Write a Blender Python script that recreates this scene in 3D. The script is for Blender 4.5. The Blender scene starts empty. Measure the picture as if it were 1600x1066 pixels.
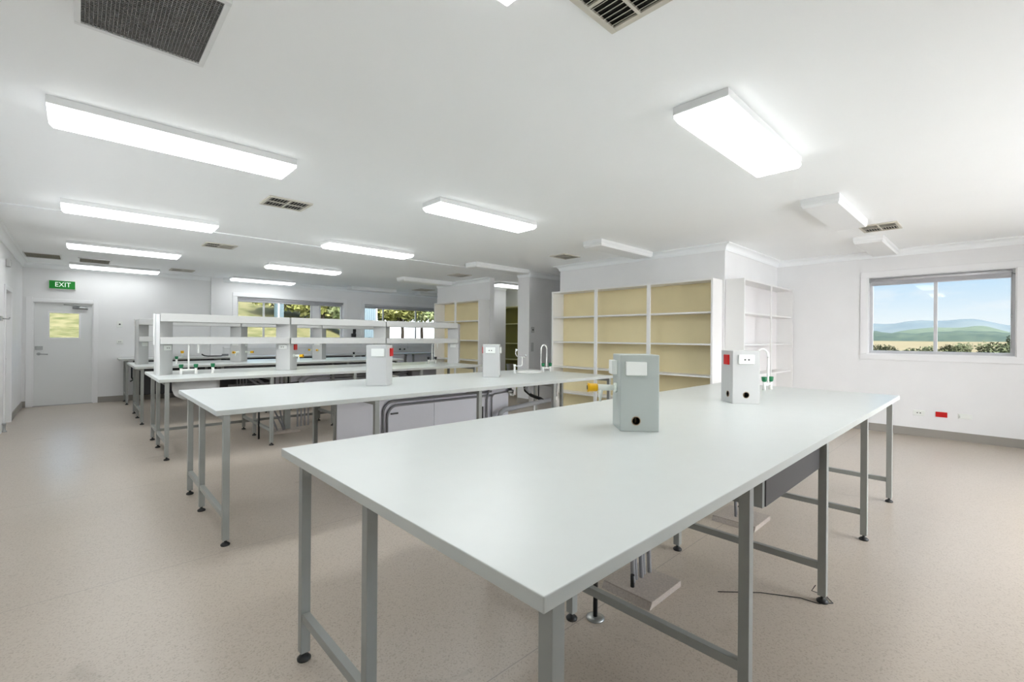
import bpy, bmesh, math, random
from mathutils import Vector, Matrix
random.seed(7)
S = bpy.context.scene
COL = S.collection
PI = math.pi

# ------------------------------------------------------------------ materials
def srgb(r, g, b):
    f = lambda c: (c/255/12.92 if c/255 <= .04045 else ((c/255+.055)/1.055)**2.4)
    return (f(r), f(g), f(b), 1)

def mat(name, col, rough=.5, metal=0, noise=0, nscale=20, bump=0, bscale=200, spec=.5, coat=0):
    m = bpy.data.materials.new(name); m.use_nodes = True
    n = m.node_tree.nodes; l = m.node_tree.links
    b = n['Principled BSDF']
    b.inputs['Base Color'].default_value = col if len(col) == 4 else (*col, 1)
    b.inputs['Roughness'].default_value = rough
    b.inputs['Metallic'].default_value = metal
    b.inputs['Specular IOR Level'].default_value = spec
    if coat: b.inputs['Coat Weight'].default_value = coat
    tc = n.new('ShaderNodeTexCoord')
    if noise:
        t = n.new('ShaderNodeTexNoise'); t.inputs['Scale'].default_value = nscale; t.inputs['Detail'].default_value = 4
        l.new(tc.outputs['Object'], t.inputs['Vector'])
        r = n.new('ShaderNodeValToRGB')
        c = b.inputs['Base Color'].default_value
        r.color_ramp.elements[0].position = .3; r.color_ramp.elements[1].position = .7
        r.color_ramp.elements[0].color = (c[0]*(1-noise), c[1]*(1-noise), c[2]*(1-noise), 1)
        r.color_ramp.elements[1].color = (min(1, c[0]*(1+noise)), min(1, c[1]*(1+noise)), min(1, c[2]*(1+noise)), 1)
        l.new(t.outputs['Fac'], r.inputs['Fac']); l.new(r.outputs['Color'], b.inputs['Base Color'])
    if bump:
        t = n.new('ShaderNodeTexNoise'); t.inputs['Scale'].default_value = bscale
        l.new(tc.outputs['Object'], t.inputs['Vector'])
        bp = n.new('ShaderNodeBump'); bp.inputs['Strength'].default_value = bump; bp.inputs['Distance'].default_value = .002
        l.new(t.outputs['Fac'], bp.inputs['Height']); l.new(bp.outputs['Normal'], b.inputs['Normal'])
    return m

def emit(name, col, strength):
    m = bpy.data.materials.new(name); m.use_nodes = True
    b = m.node_tree.nodes['Principled BSDF']
    b.inputs['Base Color'].default_value = (.9, .9, .9, 1)
    b.inputs['Emission Color'].default_value = (*col, 1)
    b.inputs['Emission Strength'].default_value = strength
    return m

LAMP = 11.0
M = {}
M['wall'] = mat('wall_paint', (.79, .79, .795), .55, noise=.015, nscale=3, bump=.05)
M['ceiling'] = mat('ceiling_paint', (.94, .955, .96), .7, noise=.01, nscale=2)
M['cornice'] = mat('cornice_paint', (.89, .91, .92), .5)
M['trimw'] = mat('trim_gloss_white', (.82, .82, .83), .35)
M['door'] = mat('door_paint', (.74, .75, .75), .4)
M['bench'] = mat('bench_laminate', (.61, .635, .622), .30, noise=.012, nscale=8, spec=.45)
M['edge'] = mat('bench_edge_band', (.50, .52, .50), .35)
M['leg'] = mat('leg_grey_paint', (.29, .30, .285), .42, noise=.02, nscale=15)
M['foot'] = mat('black_rubber', (.012, .012, .012), .5)
M['ped'] = mat('pedestal_grey_green', (.42, .46, .44), .4, noise=.01, nscale=6)
M['pedw'] = mat('pedestal_grey', (.52, .525, .52), .4, noise=.01, nscale=6)
M['shelfg'] = mat('shelf_grey_laminate', (.54, .545, .535), .42)
M['plate'] = mat('outlet_plastic_white', (.80, .82, .79), .3)
M['red'] = mat('outlet_plastic_red', srgb(196, 16, 18), .35)
M['dark'] = mat('dark_hole', (.01, .01, .01), .6)
M['ply'] = mat('raw_board_edge', (.33, .24, .15), .7)
M['yellow'] = mat('tap_yellow', srgb(232, 178, 0), .35)
M['green'] = mat('tap_green', srgb(0, 104, 62), .35)
M['tapw'] = mat('tap_cream_enamel', (.80, .84, .78), .28)
M['tapwhite'] = mat('tap_white_enamel', (.82, .82, .80), .25)
M['chrome'] = mat('chrome', (.6, .6, .6), .22, metal=1)
M['satin'] = mat('satin_steel', (.42, .43, .43), .35, metal=.8)
M['panel'] = mat('panel_lavender_grey', (.70, .70, .76), .45, noise=.02, nscale=3)
M['conduit'] = mat('conduit_grey', (.20, .20, .215), .45)
M['pvc'] = mat('pvc_grey', (.42, .43, .46), .35)
M['black'] = mat('black_plastic', (.012, .012, .013), .4)
M['charcoal'] = mat('charcoal_panel', (.035, .034, .037), .45)
M['basin'] = mat('basin_white', (.62, .63, .64), .3)
M['plinth'] = mat('plinth_vinyl', (.42, .37, .33), .5, noise=.12, nscale=90)
M['cased'] = mat('bookcase_white', (.78, .775, .765), .4)
M['cream'] = mat('bookcase_back_cream', srgb(226, 212, 170), .5, noise=.02, nscale=4)
M['backw'] = mat('bookcase_back_white', (.76, .74, .745), .5)
M['olive'] = mat('store_back_shaded', srgb(128, 122, 50), .55)  # beige board in shade; the shade is mixed into this colour
M['storeshelf'] = mat('store_shelf_cream', srgb(206, 202, 150), .5)
M['skirt'] = mat('skirting_vinyl', (.30, .28, .255), .5)
M['vent'] = mat('vent_cream', (.60, .57, .50), .45)
M['ventin'] = mat('vent_inside', (.012, .011, .009), .8)
M['mesh'] = mat('grille_mesh_grey', (.20, .20, .195), .5)
M['retgrille'] = mat('return_grille_tan', (.30, .285, .23), .6)
M['body'] = mat('light_body_white', (.78, .79, .79), .4)
M['diffoff'] = mat('diffuser_unlit', (.82, .83, .83), .3)
M['diff'] = emit('diffuser_lit', (.965, 1, 1.01), LAMP)
M['diffside'] = emit('diffuser_lit_side', (.965, 1, 1.01), 2.6)
M['diff_far'] = emit('diffuser_lit_far_row', (.965, 1, 1.01), 6.0)
M['diff_far_side'] = emit('diffuser_lit_far_row_side', (.965, 1, 1.01), 1.6)
M['diffdim'] = emit('diffuser_lit_dimmed', (.965, 1, 1.01), 3.2)  # corridor light, dimmed to keep the wall behind it grey
M['exit'] = emit('exit_green_face', srgb(0, 118, 30)[:3], .15)
M['exit'].node_tree.nodes['Principled BSDF'].inputs['Base Color'].default_value = srgb(0, 120, 30)
M['exittxt'] = emit('exit_letters', (.75, 1, .8), .35)
M['alu'] = mat('aluminium_frame', (.62, .62, .64), .35, metal=.3)
M['blind'] = mat('blind_fabric', (.40, .40, .42), .6)
M['cup'] = mat('bucket_plastic', (.55, .53, .52), .5)

def glass():
    m = bpy.data.materials.new('window_glass'); m.use_nodes = True
    n = m.node_tree.nodes; l = m.node_tree.links
    n.remove(n['Principled BSDF'])
    o = n['Material Output']
    t = n.new('ShaderNodeBsdfTransparent'); t.inputs['Color'].default_value = (.97, .98, .98, 1)
    g = n.new('ShaderNodeBsdfGlossy'); g.inputs['Roughness'].default_value = .02
    f = n.new('ShaderNodeFresnel'); f.inputs['IOR'].default_value = 1.25
    x = n.new('ShaderNodeMixShader')
    l.new(f.outputs[0], x.inputs[0]); l.new(t.outputs[0], x.inputs[1]); l.new(g.outputs[0], x.inputs[2])
    l.new(x.outputs[0], o.inputs['Surface'])
    return m
M['glass'] = glass()

def floor_mat():
    m = bpy.data.materials.new('speckled_vinyl'); m.use_nodes = True
    n = m.node_tree.nodes; l = m.node_tree.links; b = n['Principled BSDF']
    tc = n.new('ShaderNodeTexCoord')
    big = n.new('ShaderNodeTexNoise'); big.inputs['Scale'].default_value = .9; big.inputs['Detail'].default_value = 5
    l.new(tc.outputs['Object'], big.inputs['Vector'])
    r1 = n.new('ShaderNodeValToRGB')
    r1.color_ramp.elements[0].position = .3; r1.color_ramp.elements[1].position = .75
    r1.color_ramp.elements[0].color = (.455, .394, .332, 1); r1.color_ramp.elements[1].color = (.505, .444, .384, 1)
    l.new(big.outputs['Fac'], r1.inputs['Fac'])
    sp = n.new('ShaderNodeTexVoronoi'); sp.inputs['Scale'].default_value = 170
    l.new(tc.outputs['Object'], sp.inputs['Vector'])
    r2 = n.new('ShaderNodeValToRGB'); r2.color_ramp.interpolation = 'CONSTANT'
    e = r2.color_ramp.elements
    e[0].color = (.80, .785, .765, 1); e[1].position = .12; e[1].color = (1, 1, 1, 1)
    x = e.new(.62); x.color = (.93, .92, .91, 1)
    x = e.new(.86); x.color = (1.0, 1.0, 1.0, 1)
    sep = n.new('ShaderNodeSeparateColor'); l.new(sp.outputs['Color'], sep.inputs[0]); l.new(sep.outputs[0], r2.inputs['Fac'])
    mx = n.new('ShaderNodeMix'); mx.data_type = 'RGBA'; mx.blend_type = 'MULTIPLY'; mx.inputs[0].default_value = 1
    l.new(r1.outputs['Color'], mx.inputs[6]); l.new(r2.outputs['Color'], mx.inputs[7])
    # a few scuffs
    sc = n.new('ShaderNodeTexNoise'); sc.inputs['Scale'].default_value = 2.3; sc.inputs['Detail'].default_value = 2; sc.inputs['Distortion'].default_value = 1.2
    l.new(tc.outputs['Object'], sc.inputs['Vector'])
    r3 = n.new('ShaderNodeValToRGB'); r3.color_ramp.elements[0].position = .2; r3.color_ramp.elements[1].position = .3
    r3.color_ramp.elements[0].color = (.8, .79, .78, 1)
    l.new(sc.outputs['Fac'], r3.inputs['Fac'])
    m2 = n.new('ShaderNodeMix'); m2.data_type = 'RGBA'; m2.blend_type = 'MULTIPLY'; m2.inputs[0].default_value = 1
    l.new(mx.outputs[2], m2.inputs[6]); l.new(r3.outputs['Color'], m2.inputs[7])
    # welded sheet joints every 1.95 m
    sx = n.new('ShaderNodeSeparateXYZ'); l.new(tc.outputs['Object'], sx.inputs[0])
    ad = n.new('ShaderNodeMath'); ad.operation = 'ADD'; ad.inputs[1].default_value = 19.5 - 1.37; l.new(sx.outputs['Y'], ad.inputs[0])
    dv = n.new('ShaderNodeMath'); dv.operation = 'DIVIDE'; dv.inputs[1].default_value = 1.95; l.new(ad.outputs[0], dv.inputs[0])
    fr = n.new('ShaderNodeMath'); fr.operation = 'FRACT'; l.new(dv.outputs[0], fr.inputs[0])
    lt = n.new('ShaderNodeMath'); lt.operation = 'LESS_THAN'; lt.inputs[1].default_value = .0022; l.new(fr.outputs[0], lt.inputs[0])
    m3 = n.new('ShaderNodeMix'); m3.data_type = 'RGBA'; l.new(lt.outputs[0], m3.inputs[0])
    l.new(m2.outputs[2], m3.inputs[6]); m3.inputs[7].default_value = (.30, .26, .23, 1)
    l.new(m3.outputs[2], b.inputs['Base Color'])
    b.inputs['Roughness'].default_value = .30
    rr = n.new('ShaderNodeMapRange'); rr.inputs[3].default_value = .27; rr.inputs[4].default_value = .38
    l.new(big.outputs['Fac'], rr.inputs[0]); l.new(rr.outputs[0], b.inputs['Roughness'])
    bn = n.new('ShaderNodeTexNoise'); bn.inputs['Scale'].default_value = 60; l.new(tc.outputs['Object'], bn.inputs['Vector'])
    bp = n.new('ShaderNodeBump'); bp.inputs['Strength'].default_value = .12; bp.inputs['Distance'].default_value = .002
    l.new(bn.outputs['Fac'], bp.inputs['Height']); l.new(bp.outputs['Normal'], b.inputs['Normal'])
    return m
M['floor'] = floor_mat()

NAT = .115
def nature(name, c0, c1, scale, rough=.9):
    m = bpy.data.materials.new(name); m.use_nodes = True
    n = m.node_tree.nodes; l = m.node_tree.links; b = n['Principled BSDF']
    tc = n.new('ShaderNodeTexCoord'); t = n.new('ShaderNodeTexNoise'); t.inputs['Scale'].default_value = scale; t.inputs['Detail'].default_value = 7; t.inputs['Roughness'].default_value = .65
    l.new(tc.outputs['Object'], t.inputs['Vector'])
    r = n.new('ShaderNodeValToRGB'); r.color_ramp.elements[0].position = .35; r.color_ramp.elements[1].position = .65
    c0 = [q*NAT for q in c0]; c1 = [q*NAT for q in c1]
    r.color_ramp.elements[0].color = (*c0, 1); r.color_ramp.elements[1].color = (*c1, 1)
    l.new(t.outputs['Fac'], r.inputs['Fac']); l.new(r.outputs['Color'], b.inputs['Base Color'])
    b.inputs['Roughness'].default_value = rough; b.inputs['Specular IOR Level'].default_value = .1
    return m
M['bank'] = nature('bank_grass', (.24, .27, .07), (.62, .56, .27), 2.6)
M['field'] = nature('valley_field', (.50, .40, .20), (.66, .56, .32), .012)
M['path'] = nature('pale_path', (.70, .66, .56), (.85, .82, .74), 2)
M['belt'] = nature('forest_belt', (.10, .17, .14), (.20, .28, .20), .03)
M['ridge'] = nature('wooded_ridge', (.20, .29, .20), (.33, .42, .29), .012)
M['far'] = nature('distant_range', (.30, .40, .45), (.38, .47, .49), .004)  # blue haze of distance mixed into the base colour
M['reflector'] = mat('reflector_ground', (.52, .52, .52), .8, noise=.06, nscale=2)  # unseen ground added outside to bounce sunlight onto the ceiling
M['leafd'] = nature('leaves_dark_olive', (.16, .21, .10), (.5, .55, .28), 3)
M['leafy'] = nature('leaves_yellow_green', (1.2, 1.4, .3), (3.4, 3.3, 1.3), 2.5)
M['leafm'] = nature('leaves_mid_green', (.7, 1.0, .38), (2.1, 2.3, 1.2), 2.5)
M['bark'] = nature('bark', (.22, .17, .12), (.38, .32, .26), 6)
M['shedblue'] = mat('shed_blue_cladding', (.04, .065, .075), .5)
M['shedpale'] = mat('shed_pale_blue_cladding', (.075, .105, .12), .5)

# ------------------------------------------------------------------ mesh helpers
class MB:
    def __init__(s): s.bm = bmesh.new()
    def box(s, x0, x1, y0, y1, z0, z1):
        vs = [s.bm.verts.new((x, y, z)) for z in (z0, z1) for (x, y) in ((x0, y0), (x1, y0), (x1, y1), (x0, y1))]
        for f in ((3, 2, 1, 0), (4, 5, 6, 7), (0, 1, 5, 4), (1, 2, 6, 5), (2, 3, 7, 6), (3, 0, 4, 7)):
            s.bm.faces.new([vs[i] for i in f])
        return s
    def prism(s, pts, axis, a0, a1):
        """extrude a closed 2D outline along axis ('x','y','z')"""
        def P(p, a):
            return {'x': (a, p[0], p[1]), 'y': (p[0], a, p[1]), 'z': (p[0], p[1], a)}[axis]
        A = [s.bm.verts.new(P(p, a0)) for p in pts]; B = [s.bm.verts.new(P(p, a1)) for p in pts]
        n = len(pts)
        fs = [s.bm.faces.new(A), s.bm.faces.new(B[::-1])]
        for i in range(n): fs.append(s.bm.faces.new((A[i], B[i], B[(i+1) % n], A[(i+1) % n])))
        bmesh.ops.recalc_face_normals(s.bm, faces=fs)
        return s
    def tube(s, pts, r, seg=10, cap=True):
        pts = [Vector(p) for p in pts]; rings = []
        rr = r if isinstance(r, (list, tuple)) else [r]*len(pts)
        up = None
        for i, p in enumerate(pts):
            if i == 0: d = pts[1]-p
            elif i == len(pts)-1: d = p-pts[i-1]
            else: d = (pts[i+1]-p).normalized()+(p-pts[i-1]).normalized()
            d.normalize()
            if up is None: up = Vector((0, 0, 1)) if abs(d.z) < .9 else Vector((1, 0, 0))
            a = d.cross(up)
            if a.length < 1e-4: a = d.cross(Vector((0, 1, 0)))
            a.normalize(); b = a.cross(d).normalized(); up = b
            rings.append([s.bm.verts.new(p+(a*math.cos(t)+b*math.sin(t))*rr[i]) for t in (2*PI*k/seg for k in range(seg))])
        fs = []
        for A, B in zip(rings, rings[1:]):
            for k in range(seg): fs.append(s.bm.faces.new((A[k], A[(k+1) % seg], B[(k+1) % seg], B[k])))
        for f in fs: f.smooth = True
        if cap: fs += [s.bm.faces.new(rings[0][::-1]), s.bm.faces.new(rings[-1])]
        bmesh.ops.recalc_face_normals(s.bm, faces=fs)
        return s
    def lathe(s, prof, c=(0, 0, 0), axis='z', seg=20):
        """prof = [(radius, height)...]"""
        rings = []
        for r, h in prof:
            ring = []
            for k in range(seg):
                t = 2*PI*k/seg; x, y = r*math.cos(t), r*math.sin(t)
                p = {'z': (x, y, h), 'x': (h, x, y), 'y': (x, h, y)}[axis]
                ring.append(s.bm.verts.new((p[0]+c[0], p[1]+c[1], p[2]+c[2])))
            rings.append(ring)
        fs = []
        for A, B in zip(rings, rings[1:]):
            for k in range(seg):
                f = s.bm.faces.new((A[k], A[(k+1) % seg], B[(k+1) % seg], B[k])); f.smooth = True; fs.append(f)
        fs += [s.bm.faces.new(rings[0][::-1]), s.bm.faces.new(rings[-1])]
        bmesh.ops.recalc_face_normals(s.bm, faces=fs)
        return s
    def done(s, name, m, parent=None, bevel=0, loc=None):
        me = bpy.data.meshes.new(name); s.bm.to_mesh(me); s.bm.free()
        me.materials.append(m)
        return link(name, me, parent, bevel, loc)

def link(name, me, parent=None, bevel=0, loc=None):
    o = bpy.data.objects.new(name, me); COL.objects.link(o)
    if parent: o.parent = parent
    if loc: o.location = loc
    if bevel:
        b = o.modifiers.new('bevel', 'BEVEL'); b.width = bevel; b.segments = 2; b.limit_method = 'ANGLE'; b.angle_limit = math.radians(40)
    return o

def tag(o, label, cat, group=None, kind=None):
    o['label'] = label; o['category'] = cat
    if group: o['group'] = group
    if kind: o['kind'] = kind
    return o

def thing(name, label, cat, loc=(0, 0, 0), rz=0, group=None):
    o = bpy.data.objects.new(name, None); COL.objects.link(o)
    o.location = loc; o.rotation_euler = (0, 0, rz); o.empty_display_size = .1
    return tag(o, label, cat, group)

def struct(mb, name, m, label=None, cat=None, bevel=0):
    o = mb.done(name, m, None, bevel); o['kind'] = 'structure'
    if label: o['label'] = label; o['category'] = cat
    return o

def dup(root, loc, label, rz=None, group=None):
    r = root.copy(); COL.objects.link(r); r.location = loc
    if rz is not None: r.rotation_euler = (0, 0, rz)
    r['label'] = label
    if group: r['group'] = group
    for ch in list(root.children):
        c = ch.copy(); COL.objects.link(c); c.parent = r
        for g in ch.children:
            d = g.copy(); COL.objects.link(d); d.parent = c
    return r

def arc(c, r, a0, a1, u, v, n=12):
    c = Vector(c); u = Vector(u); v = Vector(v)
    return [c+u*(r*math.cos(a0+(a1-a0)*i/n))+v*(r*math.sin(a0+(a1-a0)*i/n)) for i in range(n+1)]

def wall_with_holes(axis, p0, p1, a0, a1, z0, z1, holes):
    """solid slab between p0..p1 on its thin axis, a along the wall, holes=[(a0,a1,z0,z1)]"""
    mb = MB()
    As = sorted({a0, a1, *[h[0] for h in holes], *[h[1] for h in holes]})
    for u0, u1 in zip(As, As[1:]):
        cuts = sorted((h[2], h[3]) for h in holes if h[0] <= u0+1e-6 and h[1] >= u1-1e-6)
        z = z0
        spans = []
        for c0, c1 in cuts:
            if c0 > z: spans.append((z, c0))
            z = c1
        if z < z1: spans.append((z, z1))
        for s0, s1 in spans:
            if axis == 'x': mb.box(p0, p1, u0, u1, s0, s1)
            else: mb.box(u0, u1, p0, p1, s0, s1)
    return mb

# ------------------------------------------------------------------ room shell
CEIL = 2.69
XL, XR, YB, YF = -.77, 8.7, 12.3, -2.6
struct(MB().box(XL-.15, XR+.15, YF-.15, YB+.15, -.12, 0), 'floor', M['floor'], 'speckled pinkish beige sheet vinyl floor', 'floor')
struct(MB().box(XL-.15, XR+.15, YF-.15, YB+.15, CEIL, CEIL+.15), 'ceiling', M['ceiling'], 'flat white painted ceiling', 'ceiling')
W1 = (2.69, 5.27, 1.19, 2.285)      # back windows
W2 = (5.86, 8.55, 1.19, 2.285)
D1 = (-.635, .20, 0, 1.965)
W3 = (-.18, 1.345, 1.155, 2.31)     # right window
D2 = (9.62, 10.40, 0, 1.99)
struct(wall_with_holes('y', YB, YB+.15, XL-.15, XR+.15, 0, CEIL, [W1, W2, D1]), 'wall_back', M['wall'], 'far back wall with the exit door and two wide windows', 'wall')
struct(wall_with_holes('x', XR, XR+.15, YF-.15, YB, 0, CEIL, [W3, (-2.3, -.75, .80, 2.31)]), 'wall_right', M['wall'], 'right wall with the landscape window', 'wall')
struct(wall_with_holes('x', XL-.15, XL, YF-.15, YB, 0, CEIL, [D2, (3.2, 7.8, 1.75, 2.5)]), 'wall_left', M['wall'], 'left wall at the photo edge', 'wall')
W4 = (2.7, 6.8, .45, 2.45)
W5 = (-2.3, -.75, .80, 2.31)
struct(wall_with_holes('y', YF-.15, YF, XL, XR, 0, CEIL, [W4]), 'wall_front', M['wall'], 'wall behind the camera', 'wall')
nib = MB().box(6.5, 6.62, 2.59, 5.58, 0, CEIL).box(6.62, XR, 2.59, 2.71, 0, CEIL).box(6.62, XR, 5.46, 5.58, 0, CEIL)
struct(nib, 'wall_inner_right', M['wall'], 'projecting wall block behind the cream bookcases', 'wall')
struct(MB().box(6.62, XR, 6.5, 6.83, 0, CEIL), 'wall_corridor', M['wall'], 'dim wall end beside the corridor opening', 'wall')
struct(MB().box(6.62, 6.74, 7.72, 9.78, 0, CEIL).box(6.74, 8.18, 8.9, 9.02, 0, CEIL), 'wall_inner_left', M['wall'], 'wall carrying the far cream bookcase', 'wall')
struct(MB().box(2.165, 2.40, 12.22, YB, 0, CEIL), 'wall_pier', M['wall'], 'shallow pier left of the first back window', 'wall')

def cornice(name, axis, side, p, a0, a1, m0=0, m1=0):
    """cove strip along axis at wall plane p; side = +1 room lies towards +"""
    s = side; d = .095; z = CEIL
    prof = [(p, z-d), (p+s*.012, z-d), (p+s*.018, z-d+.018)]
    for i in range(7):
        t = PI/2*i/6
        prof.append((p+s*(d-.018-(d-.038)*math.cos(t)), z-.020-(d-.042)*(1-math.sin(t))))
    prof += [(p+s*d, z-.012), (p+s*d, z), (p, z)]
    mb = MB().prism([(q[0], q[1]) for q in prof], axis, a0, a1)
    k = 0 if axis == 'x' else 1        # mitre the ends at outside corners
    for v in mb.bm.verts:
        dist = abs((v.co.y if axis == 'x' else v.co.x)-p)
        if abs(v.co[k]-a0) < 1e-5: v.co[k] -= m0*dist
        elif abs(v.co[k]-a1) < 1e-5: v.co[k] += m1*dist
    o = struct(mb, name, M['cornice'])
    for f in o.data.polygons: f.use_smooth = False
    return o
cornice('trim_1', 'x', -1, YB, XL, XR)
cornice('trim_2', 'y', 1, XL, YF, YB)
cornice('trim_3', 'y', -1, XR, YF, 2.59)
cornice('trim_4', 'x', -1, 2.59, 6.5, XR, 1)
cornice('trim_5', 'y', -1, 6.5, 2.59, 5.58, 1, 1)
cornice('trim_6', 'x', -1, 6.5, 6.62, XR, 1)
cornice('trim_7', 'y', -1, 6.62, 6.5, 6.83, 1)
cornice('trim_8', 'y', -1, 6.62, 7.72, 9.78)
cornice('trim_9', 'x', 1, YF, XL, XR)
cornice('trim_10', 'x', 1, 5.58, 6.5, XR, 1)
cornice('trim_18', 'x', -1, 8.9, 6.74, 8.18)
struct(MB().box(XL, 6.3, 6.90, 6.945, CEIL-.012, CEIL), 'trim_11', M['cornice'], 'narrow white joint strip across the ceiling', 'trim')
def skirt(name, x0, x1, y0, y1, h=.115):
    struct(MB().box(x0, x1, y0, y1, 0, h), name, M['skirt'])
skirt('baseboard_back', .27, 2.165, YB-.012, YB)
skirt('baseboard_right', XR-.012, XR, YF, 2.34)
skirt('baseboard_left', XL, XL+.012, 10.49, YB)
skirt('baseboard_front', XL, XR, YF, YF+.012)
skirt('baseboard_corner', XL, -.71, YB-.012, YB)
skirt('baseboard_nib', 6.488, 6.5, 5.53, 5.58)
skirt('baseboard_corridor', 6.608, 6.62, 6.5, 6.83)

# ---- windows
def frame_rect(mb, axis, p0, p1, a0, a1, z0, z1, w):
    for (u0, u1, s0, s1) in ((a0, a1, z0, z0+w), (a0, a1, z1-w, z1), (a0, a0+w, z0+w, z1-w), (a1-w, a1, z0+w, z1-w)):
        if axis == 'x': mb.box(p0, p1, u0, u1, s0, s1)
        else: mb.box(u0, u1, p0, p1, s0, s1)
    return mb
def window(idx, axis, p, out, A, mulls, label, casing=.085):
    """p = room face of the wall, out = +1 outward direction sign"""
    a0, a1, z0, z1 = A
    r = thing('window_%d' % idx, label, 'window', (0, 0, 0)); r['kind'] = 'structure'
    q = lambda d0, d1: tuple(sorted((p+out*d0, p+out*d1)))
    def bx(mb, d0, d1, u0, u1, s0, s1):
        x0, x1 = q(d0, d1)
        if axis == 'x': mb.box(x0, x1, u0, u1, s0, s1)
        else: mb.box(u0, u1, x0, x1, s0, s1)
    mb = MB(); x0, x1 = q(-.016, 0)
    frame_rect(mb, axis, x0, x1, a0-casing, a1+casing, z0-casing, z1+casing, casing)
    mb.done('casing', M['trimw'], r, .003)
    mb = MB(); x0, x1 = q(0, .09)
    frame_rect(mb, axis, x0, x1, a0, a1, z0, z1, .012); mb.done('reveal', M['trimw'], r)
    mb = MB(); x0, x1 = q(.09, .14)
    frame_rect(mb, axis, x0, x1, a0+.012, a1-.012, z0+.012, z1-.012, .04)
    mb.done('window_frame', M['alu'], r, .002)
    edges = [a0+.05] + [m for m in mulls] + [a1-.05]
    for m in mulls:
        k = MB(); bx(k, .095, .135, m-.02, m+.02, z0+.05, z1-.05); k.done('mullion', M['alu'], r, .002)
    for e0, e1 in zip(edges, edges[1:]):
        k = MB(); bx(k, .113, .117, e0, e1, z0+.05, z1-.05); k.done('pane', M['glass'], r)
    return r, bx
w1, bx1 = window(1, 'y', YB, 1, W1, [3.30, 4.44, 4.66], 'left back window looking onto the grass bank')
k = MB(); bx1(k, .10, .13, 4.46, 4.64, W1[2]+.05, W1[3]-.05); k.done('infill_panel', M['trimw'], w1)
w2, bx2 = window(2, 'y', YB, 1, W2, [6.50, 7.60], 'right back window showing tree branches and bright sky')
w3, bx3 = window(3, 'x', XR, 1, W3, [.59], 'window in the right wall looking over the valley and hills')
window(4, 'y', YF, -1, W4, [4.1, 5.5], 'wide window in the wall behind the camera')
window(6, 'x', XL, -1, (3.2, 7.8, 1.75, 2.5), [4.7, 6.1], 'unseen window added in the left wall to light the inner walls')  # unseen window added to brighten the inner walls and bookcases
window(5, 'x', XR, 1, W5, [-1.52], 'second window in the right wall beside the camera')
# roller blinds
def blind(name, label, axis, x0, x1, a0, a1, z, cord):
    t = thing(name, label, 'blind', (0, 0, 0))
    c = (x0+x1)/2; r = .018
    P = (lambda a, zz: (c, a, zz)) if axis == 'x' else (lambda a, zz: (a, c, zz))
    MB().tube([P(a0+.02, z), P(a1-.02, z)], r, 14).done('tube', M['alu'], t)
    mb = MB()
    if axis == 'x': mb.box(c+.002, c+.006, a0+.03, a1-.03, z-.075, z)
    else: mb.box(a0+.03, a1-.03, c+.002, c+.006, z-.075, z)
    mb.done('fabric', M['blind'], t)
    MB().tube([P(a0+.035, z-.075), P(a1-.035, z-.075)], .008, 8).done('bottom_bar', M['alu'], t)
    for a in (a0, a1-.02):
        mb = MB()
        if axis == 'x': mb.box(c-.022, c+.022, a, a+.02, z-.03, z+.025)
        else: mb.box(a, a+.02, c-.022, c+.022, z-.03, z+.025)
        mb.done('bracket', M['satin'], t)
    if cord:
        mb = MB()
        pts = [P(a0+.03, z), P(a0+.03, z-.55)]
        mb.tube(pts, .003, 6); mb.tube([P(a0+.03, z-.55), P(a0+.03, z-.60)], .008, 8); mb.tube([P(a0+.03, z-.6), P(a0+.03, z-1.0)], .003, 6)
        mb.done('cord', M['satin'], t)
    return t
blind('roller_blind', 'rolled up grey blind at the head of the valley window', 'x', XR+.02, XR+.07, W3[0]+.014, W3[1]-.014, 2.265, True)
blind('roller_blind', 'rolled up grey blind at the head of the left back window', 'y', YB+.02, YB+.07, W1[0]+.014, W1[1]-.014, 2.245, False)
blind('roller_blind', 'rolled up grey blind at the head of the right back window', 'y', YB+.02, YB+.07, W2[0]+.014, W2[1]-.014, 2.245, False)

# ---- doors
d = thing('door_1', 'pale grey exit door with a square glazed panel', 'door'); d['kind'] = 'structure'
a0, a1, z1 = D1[0], D1[1], D1[3]
MB().box(a0-.085, a0, YB-.018, YB, 0, z1+.085).box(a1, a1+.07, YB-.018, YB, 0, z1+.085).box(a0, a1, YB-.018, YB, z1, z1+.06).done('casing', M['trimw'], d, .003)
MB().box(a0, a0+.015, YB, YB+.12, 0, z1).box(a1-.015, a1, YB, YB+.12, 0, z1).box(a0+.015, a1-.015, YB, YB+.12, z1-.015, z1).done('jamb', M['trimw'], d)
MB().box(a0, a1, YB, YB+.12, 0, .012).done('threshold', M['satin'], d)
leaf = wall_with_holes('y', YB+.035, YB+.075, a0+.016, a1-.016, .0125, z1-.017, [(-.415, -.005, 1.29, 1.765)]).done('leaf', M['door'], d)
frame_rect(MB(), 'y', YB+.027, YB+.04, -.44, .02, 1.265, 1.79, .028).done('glazing_bead', M['trimw'], d, .003)
MB().box(-.415, -.005, YB+.053, YB+.057, 1.29, 1.765).done('pane', M['glass'], d)
MB().box(-.60, -.50, YB+.005, YB+.035, 1.06, 1.13).done('lock', M['satin'], d, .006)
h = MB().lathe([(.028, -.012), (.028, 0)], (-.555, YB+.035, .985), 'y').tube([(-.555, YB+.03, .985), (-.555, YB-.02, .985), (-.54, YB-.028, .985), (-.43, YB-.028, .978)], .010, 10)
h.done('handle', M['satin'], d)
c = MB().tube([(-.10, YB+.0, 1.875), (.12, YB+.0, 1.870)], .026, 14).done('door_closer', M['satin'], d)
MB().tube([(.0, YB-.01, 1.90), (-.10, YB-.08, 1.925), (-.22, YB-.02, 1.93)], .008, 8).done('closer_arm', M['satin'], c)
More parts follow.
